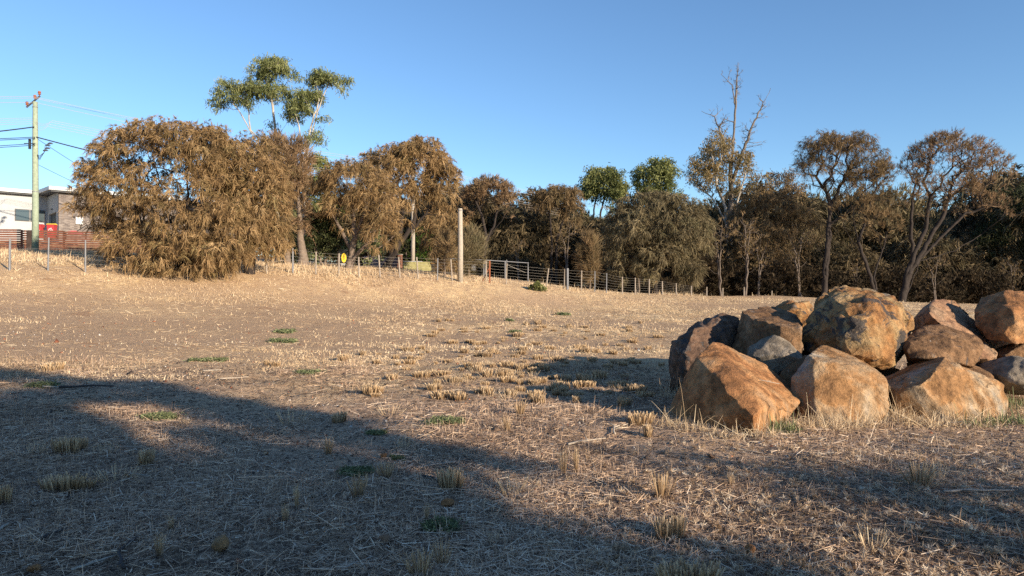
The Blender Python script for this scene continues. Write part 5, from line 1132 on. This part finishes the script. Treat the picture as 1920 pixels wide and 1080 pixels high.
# sticks and straws one can point at
mStickG = simple('bleached_stick', (.34, .29, .235), .9, .2, 30); mStickD = simple('dark_stick', (.05, .042, .04), .9, .3, 30); mStickB = simple('brown_stick', (.20, .13, .085), .9, .3, 30)
def stick(label, a_, b_, r, mat, bend=.03, twig=False):
    A_ = on_ground(*a_); B_ = on_ground(*b_); L_ = np.linalg.norm(B_-A_); pts = []; qq = np.random.default_rng(int(a_[0]*7+a_[1]))
    perp = np.array([-(B_-A_)[1], (B_-A_)[0], 0])/L_
    for i in range(8):
        t = i/7; p_ = A_+(B_-A_)*t+perp*math.sin(t*3.1)*bend*L_+perp*qq.normal()*.012*L_; p_[2] = gz1(p_[0], p_[1])+r*1.6+.006; pts.append(p_-A_)
    m__ = MB(); m__.tube(pts, [r*(1-.5*i/7) for i in range(8)], 6)
    if twig: m__.tube([pts[4], pts[4]+perp*.22*L_+np.array([0, 0, .02])+(B_-A_)*.1], [r*.6, r*.3], 5); m__.tube([pts[2], pts[2]-perp*.15*L_+np.array([0, 0, .02])+(B_-A_)*.1], [r*.6, r*.3], 5)
    m__.build('stick', mat, None, A_, smooth=True, label=label, cat='stick')
stick('long black stick lying in the left shade', (112,731), (214,729), .022, mStickD, .01)
stick('short pale stick at the left end of the black stick', (80,728), (116,729), .014, mStickG)
stick('white bleached stick at the edge of the shade', (412,713), (466,710), .014, mStickG, .01)
stick('pale flat stick above the shadow edge', (380,699), (415,697), .018, mStickG)
stick('curved grey root in the bottom left', (234,1075), (258,1015), .012, mStickD, .12)
stick('dark thick twig in the bottom left shade', (78,1018), (128,996), .011, mStickD, .04)
stick('thin forked pale twig in the bottom left', (122,1038), (146,1004), .004, mStickG, .1, True)
stick('white chip stick on the shaded ground', (243,892), (282,897), .007, mStickG)
stick('long leaning straw stalk in the middle shade', (478,985), (552,922), .004, mStickG, .02)
stick('long yellow straw across the bottom left', (135,1078), (222,1048), .009, mStickG, .02)
stick('bleached branch with knuckle in the sun strip', (1065,838), (1135,826), .012, mStickG, .06, True)
stick('crooked pale twig left of the orange boulder', (1152,818), (1178,800), .012, mStickG, .15, True)
stick('pale branch lying behind the big centre tuft', (795,880), (855,872), .010, mStickG, .04)
stick('dark curved twig in the centre shade', (790,898), (820,908), .009, mStickD, .2)
stick('long dark stick lying right of centre', (1105,909), (1225,918), .009, mStickD, .02)
stick('bleached curved branch at the bottom', (640,1078), (700,1050), .008, mStickG, .08)
stick('grey stick crossing the right ground', (1370,844), (1425,852), .007, mStickG, .03)
stick('thin brown stick in front of the golden boulder', (1500,852), (1570,858), .006, mStickB, .03, True)
stick('grey bleached branches at the right edge of the litter', (1770,928), (1900,925), .010, mStickG, .03, True)
stick('slanting pale stalk in the right litter', (1690,925), (1725,960), .006, mStickD, .03)
stick('small pale splinter in the right foreground', (1845,985), (1880,972), .008, mStickG)
stick('twig lying on the far sunny field', (975,638), (990,635), .018, mStickG)
stick('pale broken stick at the left edge', (-8,1006), (18,990), .012, mStickG)
# fallen twig resting on the orange boulder
A_ = P(1424, 712, 7.55); m__ = MB(); m__.tube([(0, 0, 0), (.10, -.02, -.02), (.22, .0, -.045)], .004, 5); m__.tube([(.05, -.01, -.01), (.14, .03, -.02)], .003, 5); m__.build('twig', mStickG, None, A_, label='thin pale twig lying on top of the orange boulder', cat='twig')
# fallen branches on the bank by the trunks
for i, (a_, b_, l) in enumerate([((503,503,37), (527,489,36.6), 'pale fallen branch leaning by the white fence post'), ((700,512,40), (760,520,39), 'dark fallen branch on the bank below the leaning trunk'), ((560,508,38), (600,517,38), 'dark fallen branch near the twin stemmed tree')]):
    A_ = P(*a_); B_ = P(*b_); A_[2] = max(A_[2], gz1(A_[0], A_[1])); B_[2] = max(B_[2], gz1(B_[0], B_[1])+.05)
    m__ = MB(); m__.tube([A_*0, (B_-A_)*.5+np.array([0, 0, .04]), B_-A_], [.05, .04, .025], 6); m__.build('fallen_branch', mStickG if i == 0 else mStickD, None, A_, label=l, cat='branch')
# sandy pale ash patch
